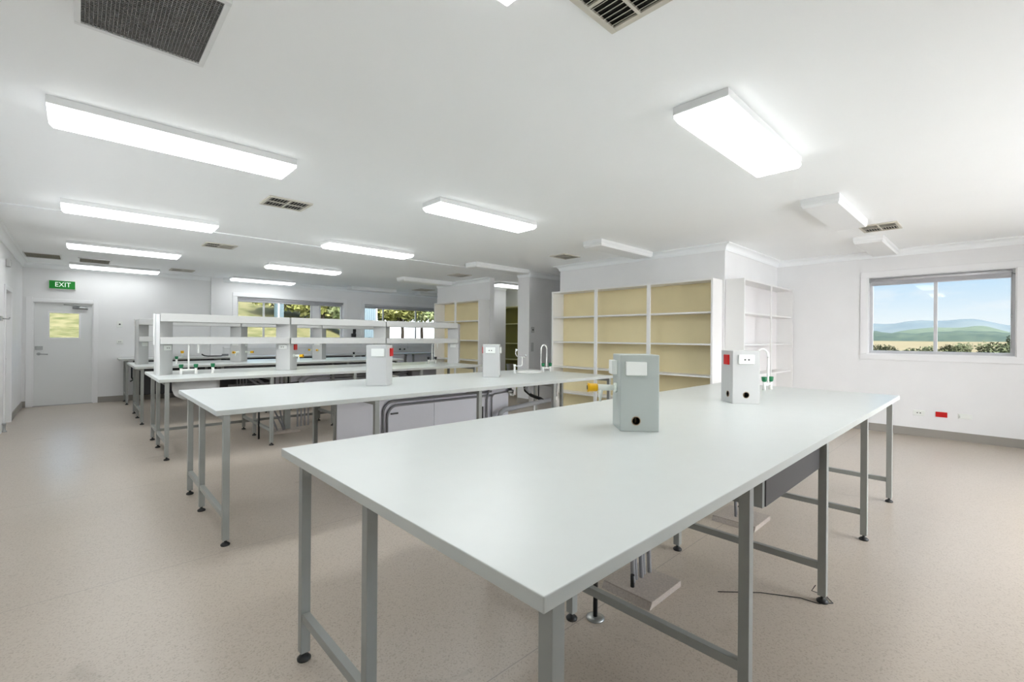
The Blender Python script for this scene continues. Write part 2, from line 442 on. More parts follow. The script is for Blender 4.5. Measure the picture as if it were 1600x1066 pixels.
d = thing('door_2', 'pale flush door set back in the left wall', 'door'); d['kind'] = 'structure'
MB().box(XL-.10, XL-.06, D2[0], D2[1], .01, D2[3]).done('leaf', M['door'], d)
MB().box(XL, XL+.016, D2[0]-.085, D2[0], 0, D2[3]+.07).box(XL, XL+.016, D2[1], D2[1]+.07, 0, D2[3]+.07).box(XL, XL+.016, D2[0], D2[1], D2[3], D2[3]+.07).done('casing', M['trimw'], d, .003)
MB().tube([(XL-.06, 9.72, 1.0), (XL-.01, 9.72, 1.0), (XL-.005, 9.84, .995)], .009, 8).done('handle', M['satin'], d)
hk = thing('wall_hook', 'small grey hook rail at the left photo edge', 'hook', (XL, 9.25, 1.565))
MB().box(0, .012, -.16, .1, -.03, .03).done('back_plate', M['satin'], hk, .003)
MB().tube([(.01, 0, 0), (.07, 0, -.005), (.08, 0, .02)], .008, 8).done('hook', M['satin'], hk)
ds = thing('door_stop', 'small grey door stop on the floor at the left edge', 'door stop', (XL+.02, 9.42, 0))
MB().lathe([(.03, 0), (.03, .012), (.014, .02), (.014, .09), (.02, .10), (.02, .12)]).done('post', M['satin'], ds)
sn = thing('wall_sensor', 'small pale grey sensor box high on the left wall', 'sensor', (XL, 9.75, 2.37))
MB().box(0, .05, -.06, .06, -.05, .06).done('housing', M['pedw'], sn, .01)
MB().box(.05, .054, -.035, .035, -.03, .02).done('lens', M['satin'], sn)
# exit sign
ex = thing('exit_sign', 'green EXIT sign above the far door', 'sign', (-.24, YB, 2.30))
MB().box(-.19, .185, -.05, 0, -.085, .085).done('housing', M['plate'], ex, .004)
MB().box(-.18, .175, -.056, -.05, -.075, .075).done('face', M['exit'], ex)
def text_mesh(body, size):
    cu = bpy.data.curves.new('txt', 'FONT'); cu.body = body; cu.size = size; cu.align_x = 'CENTER'; cu.align_y = 'CENTER'; cu.extrude = .002
    o = bpy.data.objects.new('txt', cu); COL.objects.link(o)
    bpy.context.view_layer.update()
    me = bpy.data.meshes.new_from_object(o.evaluated_get(bpy.context.evaluated_depsgraph_get()))
    bpy.data.objects.remove(o); bpy.data.curves.remove(cu)
    return me
me = text_mesh('EXIT', .125); me.materials.clear(); me.materials.append(M['exittxt'])
o = link('lettering', me, ex); o.scale = (.86, 1, 1); o.location = (.005, -.058, .0); o.rotation_euler = (PI/2, 0, 0)
# switches on the back wall
def outlet(name, label, cat, loc, rz, w, h, m, slots=0, dot=False, group=None):
    """wall plate; local -y faces the room"""
    t = thing(name, label, cat, loc, rz, group)
    MB().box(-w/2, w/2, -.010, 0, -h/2, h/2).done('plate', m, t, .003)
    for k in range(slots):
        x = (k-.5)*w*.26 if slots == 2 else 0
        MB().box(x-.007, x+.007, -.012, -.010, -.006, .006).done('socket_slot', M['dark'], t)
        MB().box(x-.007, x+.007, -.014, -.010, h*.22, h*.38).done('switch', M['plate'], t)
    if dot: MB().lathe([(.014, -.02), (.014, -.01)], (0, 0, 0), 'y').done('button', M['black'], t)
    return t
outlet('light_switch', 'white plate with a black button right of the exit door', 'switch', (.597, YB, 1.57), 0, .09, .12, M['plate'], dot=True)
outlet('power_outlet', 'small white double outlet low right of the exit door', 'outlet', (.60, YB, 1.215), 0, .10, .075, M['plate'], 2)
R90 = PI/2
# plates on the right wall: local -y must face -x  -> rotate by -90 deg
outlet('power_outlet', 'white double power outlet low on the right wall', 'outlet', (XR, .75, .332), -R90, .125, .075, M['plate'], 2)
outlet('power_outlet', 'red power outlet low on the right wall', 'outlet', (XR, .515, .335), -R90, .12, .072, M['red'])
dp = outlet('data_outlet', 'white data plate right of the red outlet on the right wall', 'outlet', (XR, .282, .338), -R90, .135, .07, M['plate'])
MB().box(-.05, .05, -.022, -.010, -.022, .016).done('port_cover', M['plate'], dp, .003)
outlet('light_switch', 'small dark button plate on the dim corridor wall', 'switch', (6.72, 6.5, 1.52), 0, .09, .12, M['pedw'], dot=True)
outlet('light_switch', 'narrow pale plate low on the dim corridor wall', 'switch', (6.71, 6.5, 1.17), 0, .07, .18, M['pedw'])
# small trunking along the back wall with knobs
tr = thing('service_trunking', 'white trunking strip along the back wall under the windows', 'trunking', (0, YB, 1.08))
MB().box(2.42, 8.1, -.035, 0, -.02, .015).done('channel', M['trimw'], tr, .003)
for x, n in ((6.45, 1), (6.60, 2), (6.98, 3), (7.13, 4)):
    t = thing('gas_outlet', 'black capped gas outlet on the back wall, %s from the left' % ('first', 'second', 'third', 'fourth')[n-1], 'gas outlet', (x, YB, .985), 0, 'gas outlets on the back wall')
    MB().lathe([(.03, -.012), (.03, 0)], (0, 0, 0), 'y').done('flange', M['plate'], t)
    MB().lathe([(.018, -.06), (.024, -.05), (.02, -.012)], (0, 0, 0), 'y').done('cap', M['black'], t)
for i, (x, lab) in enumerate(((6.41, 'thin white pipe above the first pair of gas outlets'), (6.66, 'thin white pipe above the second gas outlet'), (7.0, 'thin white pipe above the third gas outlet'), (7.25, 'thin white pipe right of the fourth gas outlet'))):
    tag(MB().tube([(x, YB-.03, 1.02), (x, YB-.03, 1.19)], .012, 8).done('wall_pipe', M['trimw']), lab, 'pipe', 'thin pipes on the back wall')
ph = thing('wall_phone', 'black handset bracket on the wall between the back windows', 'phone', (5.56, YB, 1.47))
MB().box(-.03, .03, -.02, 0, -.12, .13).done('back_plate', M['black'], ph, .004)
MB().box(-.09, .03, -.09, -.02, -.13, -.03).done('cradle', M['black'], ph, .012)
MB().tube([(.0, -.05, -.06), (.012, -.06, .05), (.01, -.05, .13)], .022, 10).done('handset', M['black'], ph)

# ------------------------------------------------------------------ ceiling lights
LX, LY, LH = 1.33, .31, .085
def make_light(lit, loc, label, group):
    t = thing('ceiling_light', label, 'ceiling light', loc, 0, group)
    MB().box(-LX/2, LX/2, -LY/2, LY/2, -.045, 0).done('body', M['body'], t, .003)
    mb = MB()
    a, b, z0, z1 = LX/2-.004, LY/2-.004, -.045, -LH
    c = .022
    mb.box(-a, a, -b, b, z1+c, z0)
    bm = mb.bm
    v = [bm.verts.new(p) for p in ((-a, -b, z1+c), (a, -b, z1+c), (a, b, z1+c), (-a, b, z1+c), (-a+.02, -b+.012, z1), (a-.02, -b+.012, z1), (a-.02, b-.012, z1), (-a+.02, b-.012, z1))]
    for f in ((7, 6, 5, 4), (0, 4, 5, 1), (1, 5, 6, 2), (2, 6, 7, 3), (3, 7, 4, 0)):
        bm.faces.new([v[i] for i in f])
    bmesh.ops.recalc_face_normals(bm, faces=bm.faces[:])
    o = mb.done('diffuser', M['diff'] if lit else M['diffoff'], t)
    if lit:       # side faces weakened to soften halos; the flat bottom keeps full strength
        o.data.materials.append(M['diffside'])
        for p in o.data.polygons:
            if p.normal.z > -.9: p.material_index = 1
    return t
rows = (.975+LY/2, 3.62+LY/2, 6.27+LY/2, 9.0+LY/2, 11.68+LY/2)
cx = (-.145+LX/2, 2.475+LX/2, 5.05+LX/2, 7.29+LX/2)
G1, G2 = 'lit ceiling lights', 'unlit ceiling lights'
lit0 = make_light(True, (cx[0], rows[1], CEIL), 'lit ceiling light, nearest and largest of the left row', G1)
off0 = make_light(False, (cx[2]+.0, rows[1], CEIL), 'unlit ceiling light in front of the three cream bookcases', G2)
for (i, j, lab) in ((0, 2, 'lit ceiling light, second nearest of the left row'), (0, 3, 'lit ceiling light, third of the left row'), (0, 4, 'lit ceiling light, farthest of the left row, by the exit door wall'),
                    (1, 1, 'lit ceiling light, nearest of the middle row above the second bench'), (1, 2, 'lit ceiling light, second of the middle row, on the ceiling strip'), (1, 3, 'lit ceiling light, third of the middle row'), (1, 4, 'lit ceiling light, farthest of the middle row, before the left back window'),
                    (1, 0, 'lit ceiling light at upper right above the nearest bench'), (0, 0, 'lit ceiling light just cut by the top edge of the photo')):
    lt = dup(lit0, (cx[i], rows[j], CEIL), lab)
    if j == 4:        # row by the far wall dimmed to avoid hot spots on it
        for c in lt.children:
            if c.name.startswith('diffuser'):
                c.data = c.data.copy(); c.data.materials[0] = M['diff_far']; c.data.materials[1] = M['diff_far_side']
dm = dup(lit0, (7.30+LX/2, 8.15+LY/2, CEIL), 'lit ceiling light inside the corridor opening')
for c in dm.children:
    if c.name.startswith('diffuser'):
        c.data = c.data.copy(); c.data.materials[0] = M['diffdim']; c.data.materials[1] = M['diffdim']
for (x, j, lab) in ((cx[2], 2, 'unlit ceiling light beside the corridor opening'), (cx[2]+.15, 3, 'unlit ceiling light in front of the far cream bookcase'), (cx[2]+.15, 4, 'unlit ceiling light before the right back window'),
                    (7.6+LX/2-.3, 4, 'unlit ceiling light half hidden behind the far bookcase wall'), (cx[2]-.08, 0, 'unlit ceiling light at right, nearer of the two before the valley window'), (cx[3], 0, 'unlit ceiling light at right, nearest the valley window wall')):
    dup(off0, (x, rows[j], CEIL), lab)

# ------------------------------------------------------------------ air vents
def vent_parts(t, w, h, quad):
    """ceiling register, local origin on the ceiling"""
    f = .028
    MB().box(-w/2+.01, w/2-.01, -h/2+.01, h/2-.01, -.004, -.001).done('backing', M['ventin'], t)
    frame_rect_z(w, h, f).done('frame', M['vent'], t, .002)
    mb = MB().box(-w/2+f, w/2-f, -.007, .007, -.014, -.004).box(-.007, .007, -h/2+f, h/2-f, -.014, -.004)
    mb.done('cross_bar', M['vent'], t)
    for (x0, x1, y0, y1, dr) in ((-w/2+f, -.007, -h/2+f, -.007, quad[0]), (.007, w/2-f, -h/2+f, -.007, quad[1]), (-w/2+f, -.007, .007, h/2-f, quad[2]), (.007, w/2-f, .007, h/2-f, quad[3])):
        mb = MB(); n = 6
        for k in range(n):
            u = (k+.5)/n
            if dr == 'x':   # blades running along y, stacked in x
                x = x0+(x1-x0)*u; mb.prism([(x-.006, -.013), (x-.003, -.0135), (x+.005, -.005), (x+.002, -.0045)], 'y', y0, y1)
            else:
                y = y0+(y1-y0)*u; mb.prism([(y-.006, -.013), (y-.003, -.0135), (y+.005, -.005), (y+.002, -.0045)], 'x', x0, x1)
        mb.done('louvre_blade', M['vent'], t)
def frame_rect_z(w, h, f):
    return MB().box(-w/2, w/2, -h/2, -h/2+f, -.014, 0).box(-w/2, w/2, h/2-f, h/2, -.014, 0).box(-w/2, -w/2+f, -h/2+f, h/2-f, -.014, 0).box(w/2-f, w/2, -h/2+f, h/2-f, -.014, 0)
def vent(x, y, label, w=.40, h=.36, quad='xxxx'):
    t = thing('air_vent', label, 'air vent', (x, y, CEIL), 0, 'louvred ceiling vents')
    vent_parts(t, w, h, quad); return t
vent(1.50, 4.895, 'cream louvred ceiling vent between the left and middle light rows, nearest')
vent(1.50, 7.89, 'louvred ceiling vent right of the second left light', quad='xyxy')
vent(1.52, 11.45, 'louvred ceiling vent right of the farthest left light', quad='xyxy')
vent(1.47, 1.0, 'cream louvred vent at the top edge of the photo', w=.40, h=.30)
vent(5.73, 4.82, 'ceiling vent left of the unlit light before the bookcases', h=.32, quad='yxyx')
vent(5.90, 7.89, 'ceiling vent left of the unlit light by the corridor', quad='yxyx')
vent(7.06, 11.13, 'small distant ceiling vent near the far bookcase wall', w=.46, h=.5, quad='yxyx')
vent(6.80, .94, 'ceiling vent between the two unlit lights at right', w=.42, h=.36, quad='xyxy')
def grille(x, y, w, h, label, mm, fm, step):
    t = thing('return_grille', label, 'air grille', (x, y, CEIL), 0)
    MB().box(-w/2+.01, w/2-.01, -h/2+.01, h/2-.01, -.003, -.001).done('backing', M['ventin'] if mm is M['mesh'] else M['retgrille'], t)
    f = .022
    frame_rect_z(w, h, f).done('frame', fm, t, .002)
    mb = MB(); n = int((w-2*f)/step)
    for k in range(1, n): x_ = -w/2+f+k*(w-2*f)/n; mb.box(x_-.0012, x_+.0012, -h/2+f, h/2-f, -.010, -.004)
    n = int((h-2*f)/step)
    for k in range(1, n): y_ = -h/2+f+k*(h-2*f)/n; mb.box(-w/2+f, w/2-f, y_-.0022, y_+.0022, -.009, -.005)
    mb.done('mesh', mm, t); return t
g = grille(.205, 2.39, .46, .60, 'large grey mesh air grille at the top left of the photo', M['mesh'], M['body'], .0125)
MB().box(-.275, -.262, .02, .05, -.02, 0).box(-.285, -.232, .03, .04, -.022, -.014).done('latch', M['body'], g)
grille(-.455, 11.08, .46, .66, 'tan return air grille in the far left ceiling corner', M['retgrille'], M['body'], .03)
grille(.195, 11.2, .44, .62, 'tan return air grille beside the farthest left light', M['retgrille'], M['body'], .03)

# ------------------------------------------------------------------ benches
FX = (.675, 1.72, 2.79, 3.87, 4.94)       # frame positions (left faces of the legs)
LEG = .038
leg_me = None
def leg_meshes():
    mb = MB().box(0, LEG, 0, LEG, .035, .845); me = bpy.data.meshes.new('leg'); mb.bm.to_mesh(me); me.materials.append(M['leg'])
    mb2 = MB().lathe([(.026, 0), (.028, .008), (.018, .018), (.008, .022), (.008, .05)], (LEG/2, LEG/2, 0), 'z', 14); m2 = bpy.data.meshes.new('foot'); mb2.bm.to_mesh(m2); m2.materials.append(M['foot'])
    return me, m2
LEGM, FOOTM = leg_meshes()
def bench(label, T, x0, x1, y0, y1, legrows, frames=FX, railrows=True, xrail=None):
    """world aligned bench; origin at its front left corner on the floor"""
    t = thing('lab_bench', label, 'lab bench', (x0, y0, 0))
    L = lambda x, y: (x-x0, y-y0)
    w = MB().box(0, x1-x0, 0, y1-y0, T-.034, T).done('worktop', M['bench'], t, .0025)
    w.data.materials.append(M['edge'])
    for p in w.data.polygons:
        if abs(p.normal.z) < .5: p.material_index = 1
    k = (T-.034-.035)/(.845-.035)
    for fx in frames:
        for ly in legrows:
            lx, lyy = L(fx, ly)
            lg = link('leg', LEGM, t, .002); lg.location = (lx, lyy, .035-.035*k); lg.scale = (1, 1, k)
            ft = link('foot', FOOTM, lg); ft.location = (0, 0, -(.035-.035*k)/k); ft.scale = (1, 1, 1/k)
        lx = L(fx, 0)[0]
        mb = MB()
        mb.box(lx+.004, lx+LEG-.004, legrows[0]-y0+LEG, legrows[-1]-y0, .168, .204)
        mb.done('stretcher', M['leg'], t, .002)
        mb = MB().box(lx+.004, lx+LEG-.004, legrows[0]-y0+LEG, legrows[-1]-y0, T-.034-.036, T-.0345)
        mb.done('top_rail', M['leg'], t)
    if xrail:
        mb = MB().box(frames[0]-x0+LEG, frames[-1]-x0, xrail-y0, xrail-y0+.03, .10, .135)
        mb.done('long_rail', M['leg'], t)
    return t
b1 = bench('long white lab bench nearest the camera, its corner filling the foreground', .88, .628, 5.197, .573, 2.09, (.593, 1.385, 1.975))
b2 = bench('second white lab bench from the camera, with pale panels beneath it', .88, .632, 5.01, 3.395, 4.90, (3.405, 4.20, 4.71))
b3 = bench('third white lab bench, carrying the nearer run of grey shelves', .88, .62, 5.10, 6.14, 7.62, (6.155, 6.92, 7.475), xrail=7.485)
b4 = bench('fourth white lab bench, carrying the farther run of grey shelves', .88, .60, 5.10, 8.80, 10.30, (8.852, 9.60, 10.185))
b5 = bench('white wall bench along the far wall under the back windows', .89, .555, 7.7, 11.53, 12.218, (11.55, 12.15), (.655, 2.2, 3.8, 5.4, 7.0))
# drawer box under bench 1, brackets
dr = MB().box(1.965-.628, 2.76-.628, .045, .45, .70, .845).done('drawer', M['charcoal'], b1, .003)
MB().box(1.94-.628, 1.9645-.628, .05, .45, .70, .845).done('drawer_side', M['leg'], b1)

# bench 2 panels and pipes (parts of bench 2)
def P2(x, y, z): return (x-.632, y-3.395, z)
for x0, x1 in ((1.735, 2.80), (2.804, 3.90)):
    MB().box(x0-.632, x1-.632, 4.184-3.395, 4.197-3.395, .10, .842).done('spine_panel', M['panel'], b2)
for off in (0, .045):
    pts = [P2(2.19+off, 4.165, .05), P2(2.19+off, 4.165, .60-off)] + [P2(*p) for p in arc((2.19+off+.11, 4.165, .60-off), .11, PI, PI/2, (1, 0, 0), (0, 0, 1), 8)] + [P2(3.6, 4.165, .71-off)]
    MB().tube(pts, .013, 8).done('conduit', M['conduit'], b2)
MB().box(2.28-.632, 2.36-.632, .775, .789, .575, .59).done('clip', M['black'], b2)
MB().tube([P2(3.53, 4.16, .05), P2(3.53, 4.16, .62), P2(3.56, 4.16, .74), P2(3.62, 4.16, .80)], .012, 8).done('conduit', M['conduit'], b2)
MB().tube([P2(3.60, 4.155, .05), P2(3.60, 4.155, .62)] + [P2(*p) for p in arc((3.66, 4.155, .62), .06, PI, PI/2, (1, 0, 0), (0, 0, 1), 6)] + [P2(3.86, 4.155, .69)], .010, 8).done('conduit', M['conduit'], b2)
MB().box(3.465-.632, 3.48-.632, .770, .789, .05, .54).done('strap', M['black'], b2)
v = MB().tube([P2(3.86, 4.155, .69), P2(3.95, 4.155, .69)], .018, 10).done('valve', M['satin'], b2)
MB().lathe([(.022, 0), (.022, .02)], P2(3.90, 4.155, .71)).done('valve_knob', M['black'], v)
MB().tube([P2(3.93, 4.155, .67), P2(3.93, 4.12, .64)], .012, 8).done('valve_outlet', M['plate'], v)
dp = MB().tube([P2(3.66, 4.08, .02), P2(3.66, 4.08, .40), P2(3.68, 4.08, .455), P2(3.74, 4.08, .485), P2(4.62, 4.08, .54)], .030, 14).done('drain_pipe', M['pvc'], b2)
MB().tube([P2(4.60, 4.08, .54), P2(4.68, 4.08, .545)], .036, 14).done('end_cap', M['tapwhite'], dp)
MB().tube([P2(4.30, 4.30, .845), P2(4.30, 4.30, .74)], .035, 12).tube([P2(4.30, 4.30, .74), P2(4.30, 4.28, .66), P2(4.33, 4.2, .60), P2(4.40, 4.1, .56), P2(4.42, 4.08, .54)], .022, 10).done('sink_trap', M['black'], b2)
MB().tube([P2(4.30, 4.285, .70), P2(4.33, 4.22, .62)], .026, 12).done('trap_collar', M['pvc'], b2)
MB().tube([P2(4.52, 4.25, .845), P2(4.52, 4.25, .56)], .008, 8).done('hose', M['black'], b2)
MB().box(4.10-.632, 4.20-.632, 4.36-3.395, 4.40-3.395, .60, .845).done('bracket_board', M['cased'], b2)
for x in (4.28, 4.73): MB().tube([P2(x, 4.1, .0), P2(x, 4.1, .50 if x < 4.5 else .845)], .014, 8).done('pipe_support', M['cased'], b2)

# bench 3 pipes, basin, panels
def P3(x, y, z): return (x-.62, y-6.14, z)
MB().box(2.84-.62, 4.4-.62, 6.965-6.14, 6.98-6.14, .10, .842).done('spine_panel', M['conduit'], b3)
for i in range(4):
    z = .80-.05*i
    pts = [P3(2.30+.05*i, 6.94, .05), P3(2.30+.05*i, 6.94, z-.15)] + [P3(*p) for p in arc((2.30+.05*i+.15, 6.94, z-.15), .15, PI, PI/2, (1, 0, 0), (0, 0, 1), 6)] + [P3(4.3, 6.94, z)]
    MB().tube(pts, .013, 8).done('conduit', M['pvc'], b3)
MB().box(2.0-.62, 2.79-.62, 6.99-6.14, 7.0-6.14, .45, .842).done('spine_panel', M['panel'], b3)
for x, dx in ((1.93, .06), (2.0, .07), (2.07, .02)):
    MB().tube([P3(x, 6.96, .80), P3(x, 6.96, .30), P3(x+dx, 6.9, .12), P3(x+dx+.03, 6.9, .03)], .011, 8).done('conduit', M['conduit'], b3)
MB().box(2.12-.62, 2.20-.62, 6.92-6.14, 7.0-6.14, .03, .80).done('duct', M['leg'], b3, .004)
rod = MB().tube([P3(1.72, 6.65, 0), P3(1.72, 6.65, .42)], .012, 8).done('drain_rod', M['black'], b3)
MB().box(1.68-.62, 1.80-.62, .50, .53, .40, .43).tube([P3(1.80, 6.655, .41), P3(1.81, 6.655, .34)], .014, 8).done('valve_handle', M['black'], rod)
for i, (p, q) in enumerate((((1.42, 6.9, .70), (1.95, 6.9, .70)), ((1.42, 6.9, .60), (1.95, 6.9, .62)), ((1.62, 6.75, .80), (1.95, 6.85, .55)), ((1.70, 6.75, .80), (2.02, 6.85, .55)))):
    MB().tube([P3(*p), P3(*q)], .018, 8).done('pipe', M['conduit'], b3)
MB().box(1.30-.62, 2.1-.62, 7.2-6.14, 7.22-6.14, .40, .845).done('dark_backing', M['charcoal'], b3)
for i in range(4): MB().tube([P3(1.50+.035*i, 6.8, .84), P3(1.50+.035*i, 6.8, .50)], .009, 8).done('hose', M['leafd'] if i == 9 else M['conduit'], b3)
MB().tube([P3(2.2, 6.6, .72), P3(1.86, 6.6, .70)], .014, 8).done('pipe', M['black'], b3)
MB().tube([P3(2.06, 6.58, .84), P3(2.06, 6.58, .60), P3(2.10, 6.58, .56)], .012, 8).done('hose', M['black'], b3)
MB().tube([P3(3.35, 6.6, .66), P3(3.5, 6.6, .74), P3(3.62, 6.6, .80), P3(3.75, 6.6, .81)], .022, 8).done('sink_trap', M['black'], b3)
MB().tube([P3(3.55, 6.58, .66), P3(3.62, 6.58, .74), P3(3.72, 6.58, .72)], .02, 8).done('pipe', M['tapwhite'], b3)
MB().box(4.1-.62, 4.6-.62, 6.8-6.14, 7.1-6.14, .58, .845).done('basin_box', M['conduit'], b3, .02)

# bench 4 pipes seen in the gap
def P4(x, y, z): return (x-.60, y-8.80, z)
MB().box(1.8-.6, 4.9-.6, 9.66-8.8, 9.68-8.8, .10, .842).done('spine_panel', M['charcoal'], b4)
for i in range(2): MB().tube([P4(1.8, 9.62, .78-.06*i), P4(4.8, 9.62, .78-.06*i)], .014, 8).done('conduit', M['conduit'], b4)
MB().tube([P4(.66, 10.24, .84), P4(.66, 10.24, .62), P4(.68, 10.26, .58), P4(.64, 10.26, .55)], .012, 8).done('hose', M['black'], b4)

# wall bench: fronts under the top on the right
for x0, x1, mm in ((5.85, 6.75, M['panel']), (6.84, 7.62, M['panel'])):
    MB().box(x0-.555, x1-.555, 11.62-11.53, 11.64-11.53, .12, .853).done('front_panel', mm, b5)
MB().box(.80-.555, 5.80-.555, 12.1-11.53, 12.12-11.53, .12, .853).done('dark_backing', M['charcoal'], b5)  # dark sheet standing in for the shade under the wall bench

# floor plinths with conduits under bench 1
def plinth(loc, w, d, label, n):
    t = thing('floor_plinth', label, 'plinth', loc)
    MB().box(-w/2, w/2, -d/2, d/2, 0, .036).done('slab', M['plinth'], t, .003)
    MB().prism([(-w/2-.0, 0), (-w/2, .03), (-w/2-.02, 0)], 'y', -d/2, d/2).prism([(-w/2, .036), (-w/2, .034), (w/2, .034), (w/2, .036)], 'y', -d/2-.002, -d/2).done('edge_strip', M['plinth'], t)
    for i in range(n):
        x = -.06+.042*i
        MB().tube([(x, .02+.012*(i % 2), .036), (x-.02, .03+.012*(i % 2), .50), (x-.025, .03, .80)], .0125 if n > 3 else .008, 10).done('conduit', M['pvc'] if n > 3 else M['conduit'], t)
    return t
p1 = plinth((2.25, 1.325, 0), .31, .29, 'beige floor plinth with a cluster of grey conduits under the nearest bench', 5)
MB().tube([(-.10, 0, .036), (-.10, 0, .10)], .011, 8).done('stub_pipe', M['black'], p1)
plinth((3.63, 1.31, 0), .31, .30, 'beige floor plinth with thin dark pipes farther under the nearest bench', 3)
dpipe = thing('drain_pipe', 'black upright drain pipe with a round floor flange under the nearest bench', 'pipe', (1.828, 1.33, 0))
MB().lathe([(.044, 0), (.044, .006), (.030, .010), (.014, .012)]).done('floor_flange', M['satin'], dpipe)
MB().tube([(0, 0, .01), (0, 0, .84)], .011, 12).done('pipe', M['black'], dpipe)
tag(MB().tube([(2.50, 1.02, .003), (2.66, .86, .003), (2.76, .70, .003), (2.77, .62, .003), (2.83, .57, .003), (2.88, .61, .003), (2.85, .67, .02), (2.84, .65, .06)], .0022, 6).done('cable', M['black']), 'thin dark cable trailing on the floor to the third near leg', 'cable')
plinth((2.13, 6.93, 0), .34, .26, 'low floor plinth under the third bench', 0)

# ------------------------------------------------------------------ service pedestals
def cut(mb, holes, m, name, parent, bevel=0):
    """boolean away cylinders [(centre, axis, r, depth)]"""
    me = bpy.data.meshes.new(name); mb.bm.to_mesh(me); mb.bm.free()
    o = bpy.data.objects.new('tmp', me); COL.objects.link(o)
    cb = MB()
    for c, ax, r, dp in holes:
        cb.lathe([(r, -dp), (r, dp)], c, ax, 32)
    co = cb.done('cutter', m)
    md = o.modifiers.new('b', 'BOOLEAN'); md.object = co; md.operation = 'DIFFERENCE'; md.solver = 'EXACT'
    bpy.context.view_layer.update()
    res = bpy.data.meshes.new_from_object(o.evaluated_get(bpy.context.evaluated_depsgraph_get()))
    bpy.data.objects.remove(o); bpy.data.objects.remove(co)
    res.name = name; res.materials.clear(); res.materials.append(m)
    return link(name, res, parent, bevel)
FACES = {'-y': ((0, -1), (1, 0)), '+x': ((1, 0), (0, 1)), '+y': ((0, 1), (-1, 0)), '-x': ((-1, 0), (0, -1))}
def face_box(mb, face, hw, u0, u1, d0, d1, z0, z1):
    n, t = FACES[face]
    xs = [n[0]*(hw+d)+t[0]*u for d in (d0, d1) for u in (u0, u1)]; ys = [n[1]*(hw+d)+t[1]*u for d in (d0, d1) for u in (u0, u1)]
    mb.box(min(xs), max(xs), min(ys), max(ys), z0, z1)
def fp(face, hw, u, d, z):
    n, t = FACES[face]; return (n[0]*(hw+d)+t[0]*u, n[1]*(hw+d)+t[1]*u, z)
def plate(t, face, hw, u, z, m, w=.105, h=.062, slots=0, name='outlet_plate', depth=.014):
    mb = MB(); face_box(mb, face, hw, u-w/2, u+w/2, 0, depth, z-h/2, z+h/2)
    p = mb.done(name, m, t, .003)
    for k in range(slots):
        uu = u+(-.014+.028*k)
        mb = MB(); face_box(mb, face, hw, uu-.006, uu+.006, depth, depth+.001, z-.007, z+.003); mb.done('socket_slot', M['dark'], p)
    return p
def gas_tap(t, face, hw, u, z, s=1, knob=None):
    b = MB().tube([fp(face, hw, u, 0, z), fp(face, hw, u, .012*s, z)], .026*s, 14).tube([fp(face, hw, u, .012*s, z), fp(face, hw, u, .10*s, z)], [.015*s, .018*s], 12)
    b.tube([fp(face, hw, u, .085*s, z), fp(face, hw, u, .085*s, z-.03*s), fp(face, hw, u, .087*s, z-.075*s)], [.016*s, .012*s, .005*s], 10)
    g = b.done('gas_tap', M['tapw'], t)
    MB().tube([fp(face, hw, u, .10*s, z), fp(face, hw, u, .108*s, z), fp(face, hw, u, .140*s, z), fp(face, hw, u, .155*s, z)], [.018*s, .022*s, .022*s, .026*s], 12).done('tap_knob', knob or M['yellow'], g)
    MB().tube([fp(face, hw, u, .155*s, z), fp(face, hw, u, .157*s, z)], .012*s, 10).done('knob_cap', M['dark'], g)
    return g
HW = .10
def pedestal(label, loc, h, m, holes=(), cutx=None, group=None):
    t = thing('service_pedestal', label, 'service pedestal', loc, PI/4, group)
    w = .010
    mb = MB()
    if cutx is None:
        mb.box(-HW, HW, -HW, HW, 0, h).box(-HW+w, HW-w, HW-w, -HW+w, .004, h-w) if False else mb.box(-HW, HW, -HW, HW, 0, h)
        hs = [(fp(f, HW, u, -.04, z), f[1], r, .041) for f, u, z, r in holes]
        if hs:
            o = cut(mb, hs, m, 'housing', t, .004)
            for f, u, z, r in holes:
                n, tt = FACES[f]
                c = fp(f, HW, u, -.0765, z)
                MB().lathe([(r, -.004), (r, .004)], c, f[1], 24).tube([fp(f, HW, u, -.078, z), fp(f, HW, u, -.003, z)], r-.0006, 28, False).done('hole_shade', M['dark'], t)  # near-black shell paints the shade inside the hole
                ring = MB().tube(arc(fp(f, HW, u, .0, z), r, 0, 2*PI, (tt[0], tt[1], 0), (0, 0, 1), 28), .0022, 6, False).done('hole_rim', M['ply'], t)
                MB().tube([fp(f, HW, u+.010, -.055, z-r+.002), fp(f, HW, u+.010, -.055, z+r-.002)], .005, 8).done('inner_pipe', M['ply'], t)
        else: mb.done('housing', m, t, .004)
    else:
        # end pedestal, its pointed end cut flat by the plane x = cutx (world)
        c = math.cos(PI/4)
        pts = [(HW, -HW), (HW, HW)]
        k = cutx*1.41421356     # x_world = (lx-ly)*c  -> lx-ly = k
        pts += [(HW+0*0+k if False else k+HW, HW), (-HW, -HW-k), (-HW, -HW)]
        mb.prism(pts, 'z', 0, h); mb.done('housing', m, t, .003)
    return t
HB = .395
a = pedestal('grey green service pedestal with a yellow tap on the nearest bench', (2.17, 1.33, .88), HB, M['ped'], [('-x', -.018, .055, .0215)])
plate(a, '-x', HW, -.022, .325, M['plate'], .105, .07, 0, 'blank_plate', .02)
plate(a, '+y', HW, -.02, .325, M['plate'], .09, .075, 0, 'blank_plate', .03)
gas_tap(a, '+y', HW, .0, .215)
a = pedestal('grey service pedestal with red and white outlets on the nearest bench', (3.675, 1.345, .88), HB, M['pedw'], [('-x', .0, .065, .022), ('+y', .02, .065, .022)])
plate(a, '-x', HW, -.002, .330, M['plate'], .115, .07, 2)
plate(a, '+y', HW, .01, .325, M['red'], .075, .075)
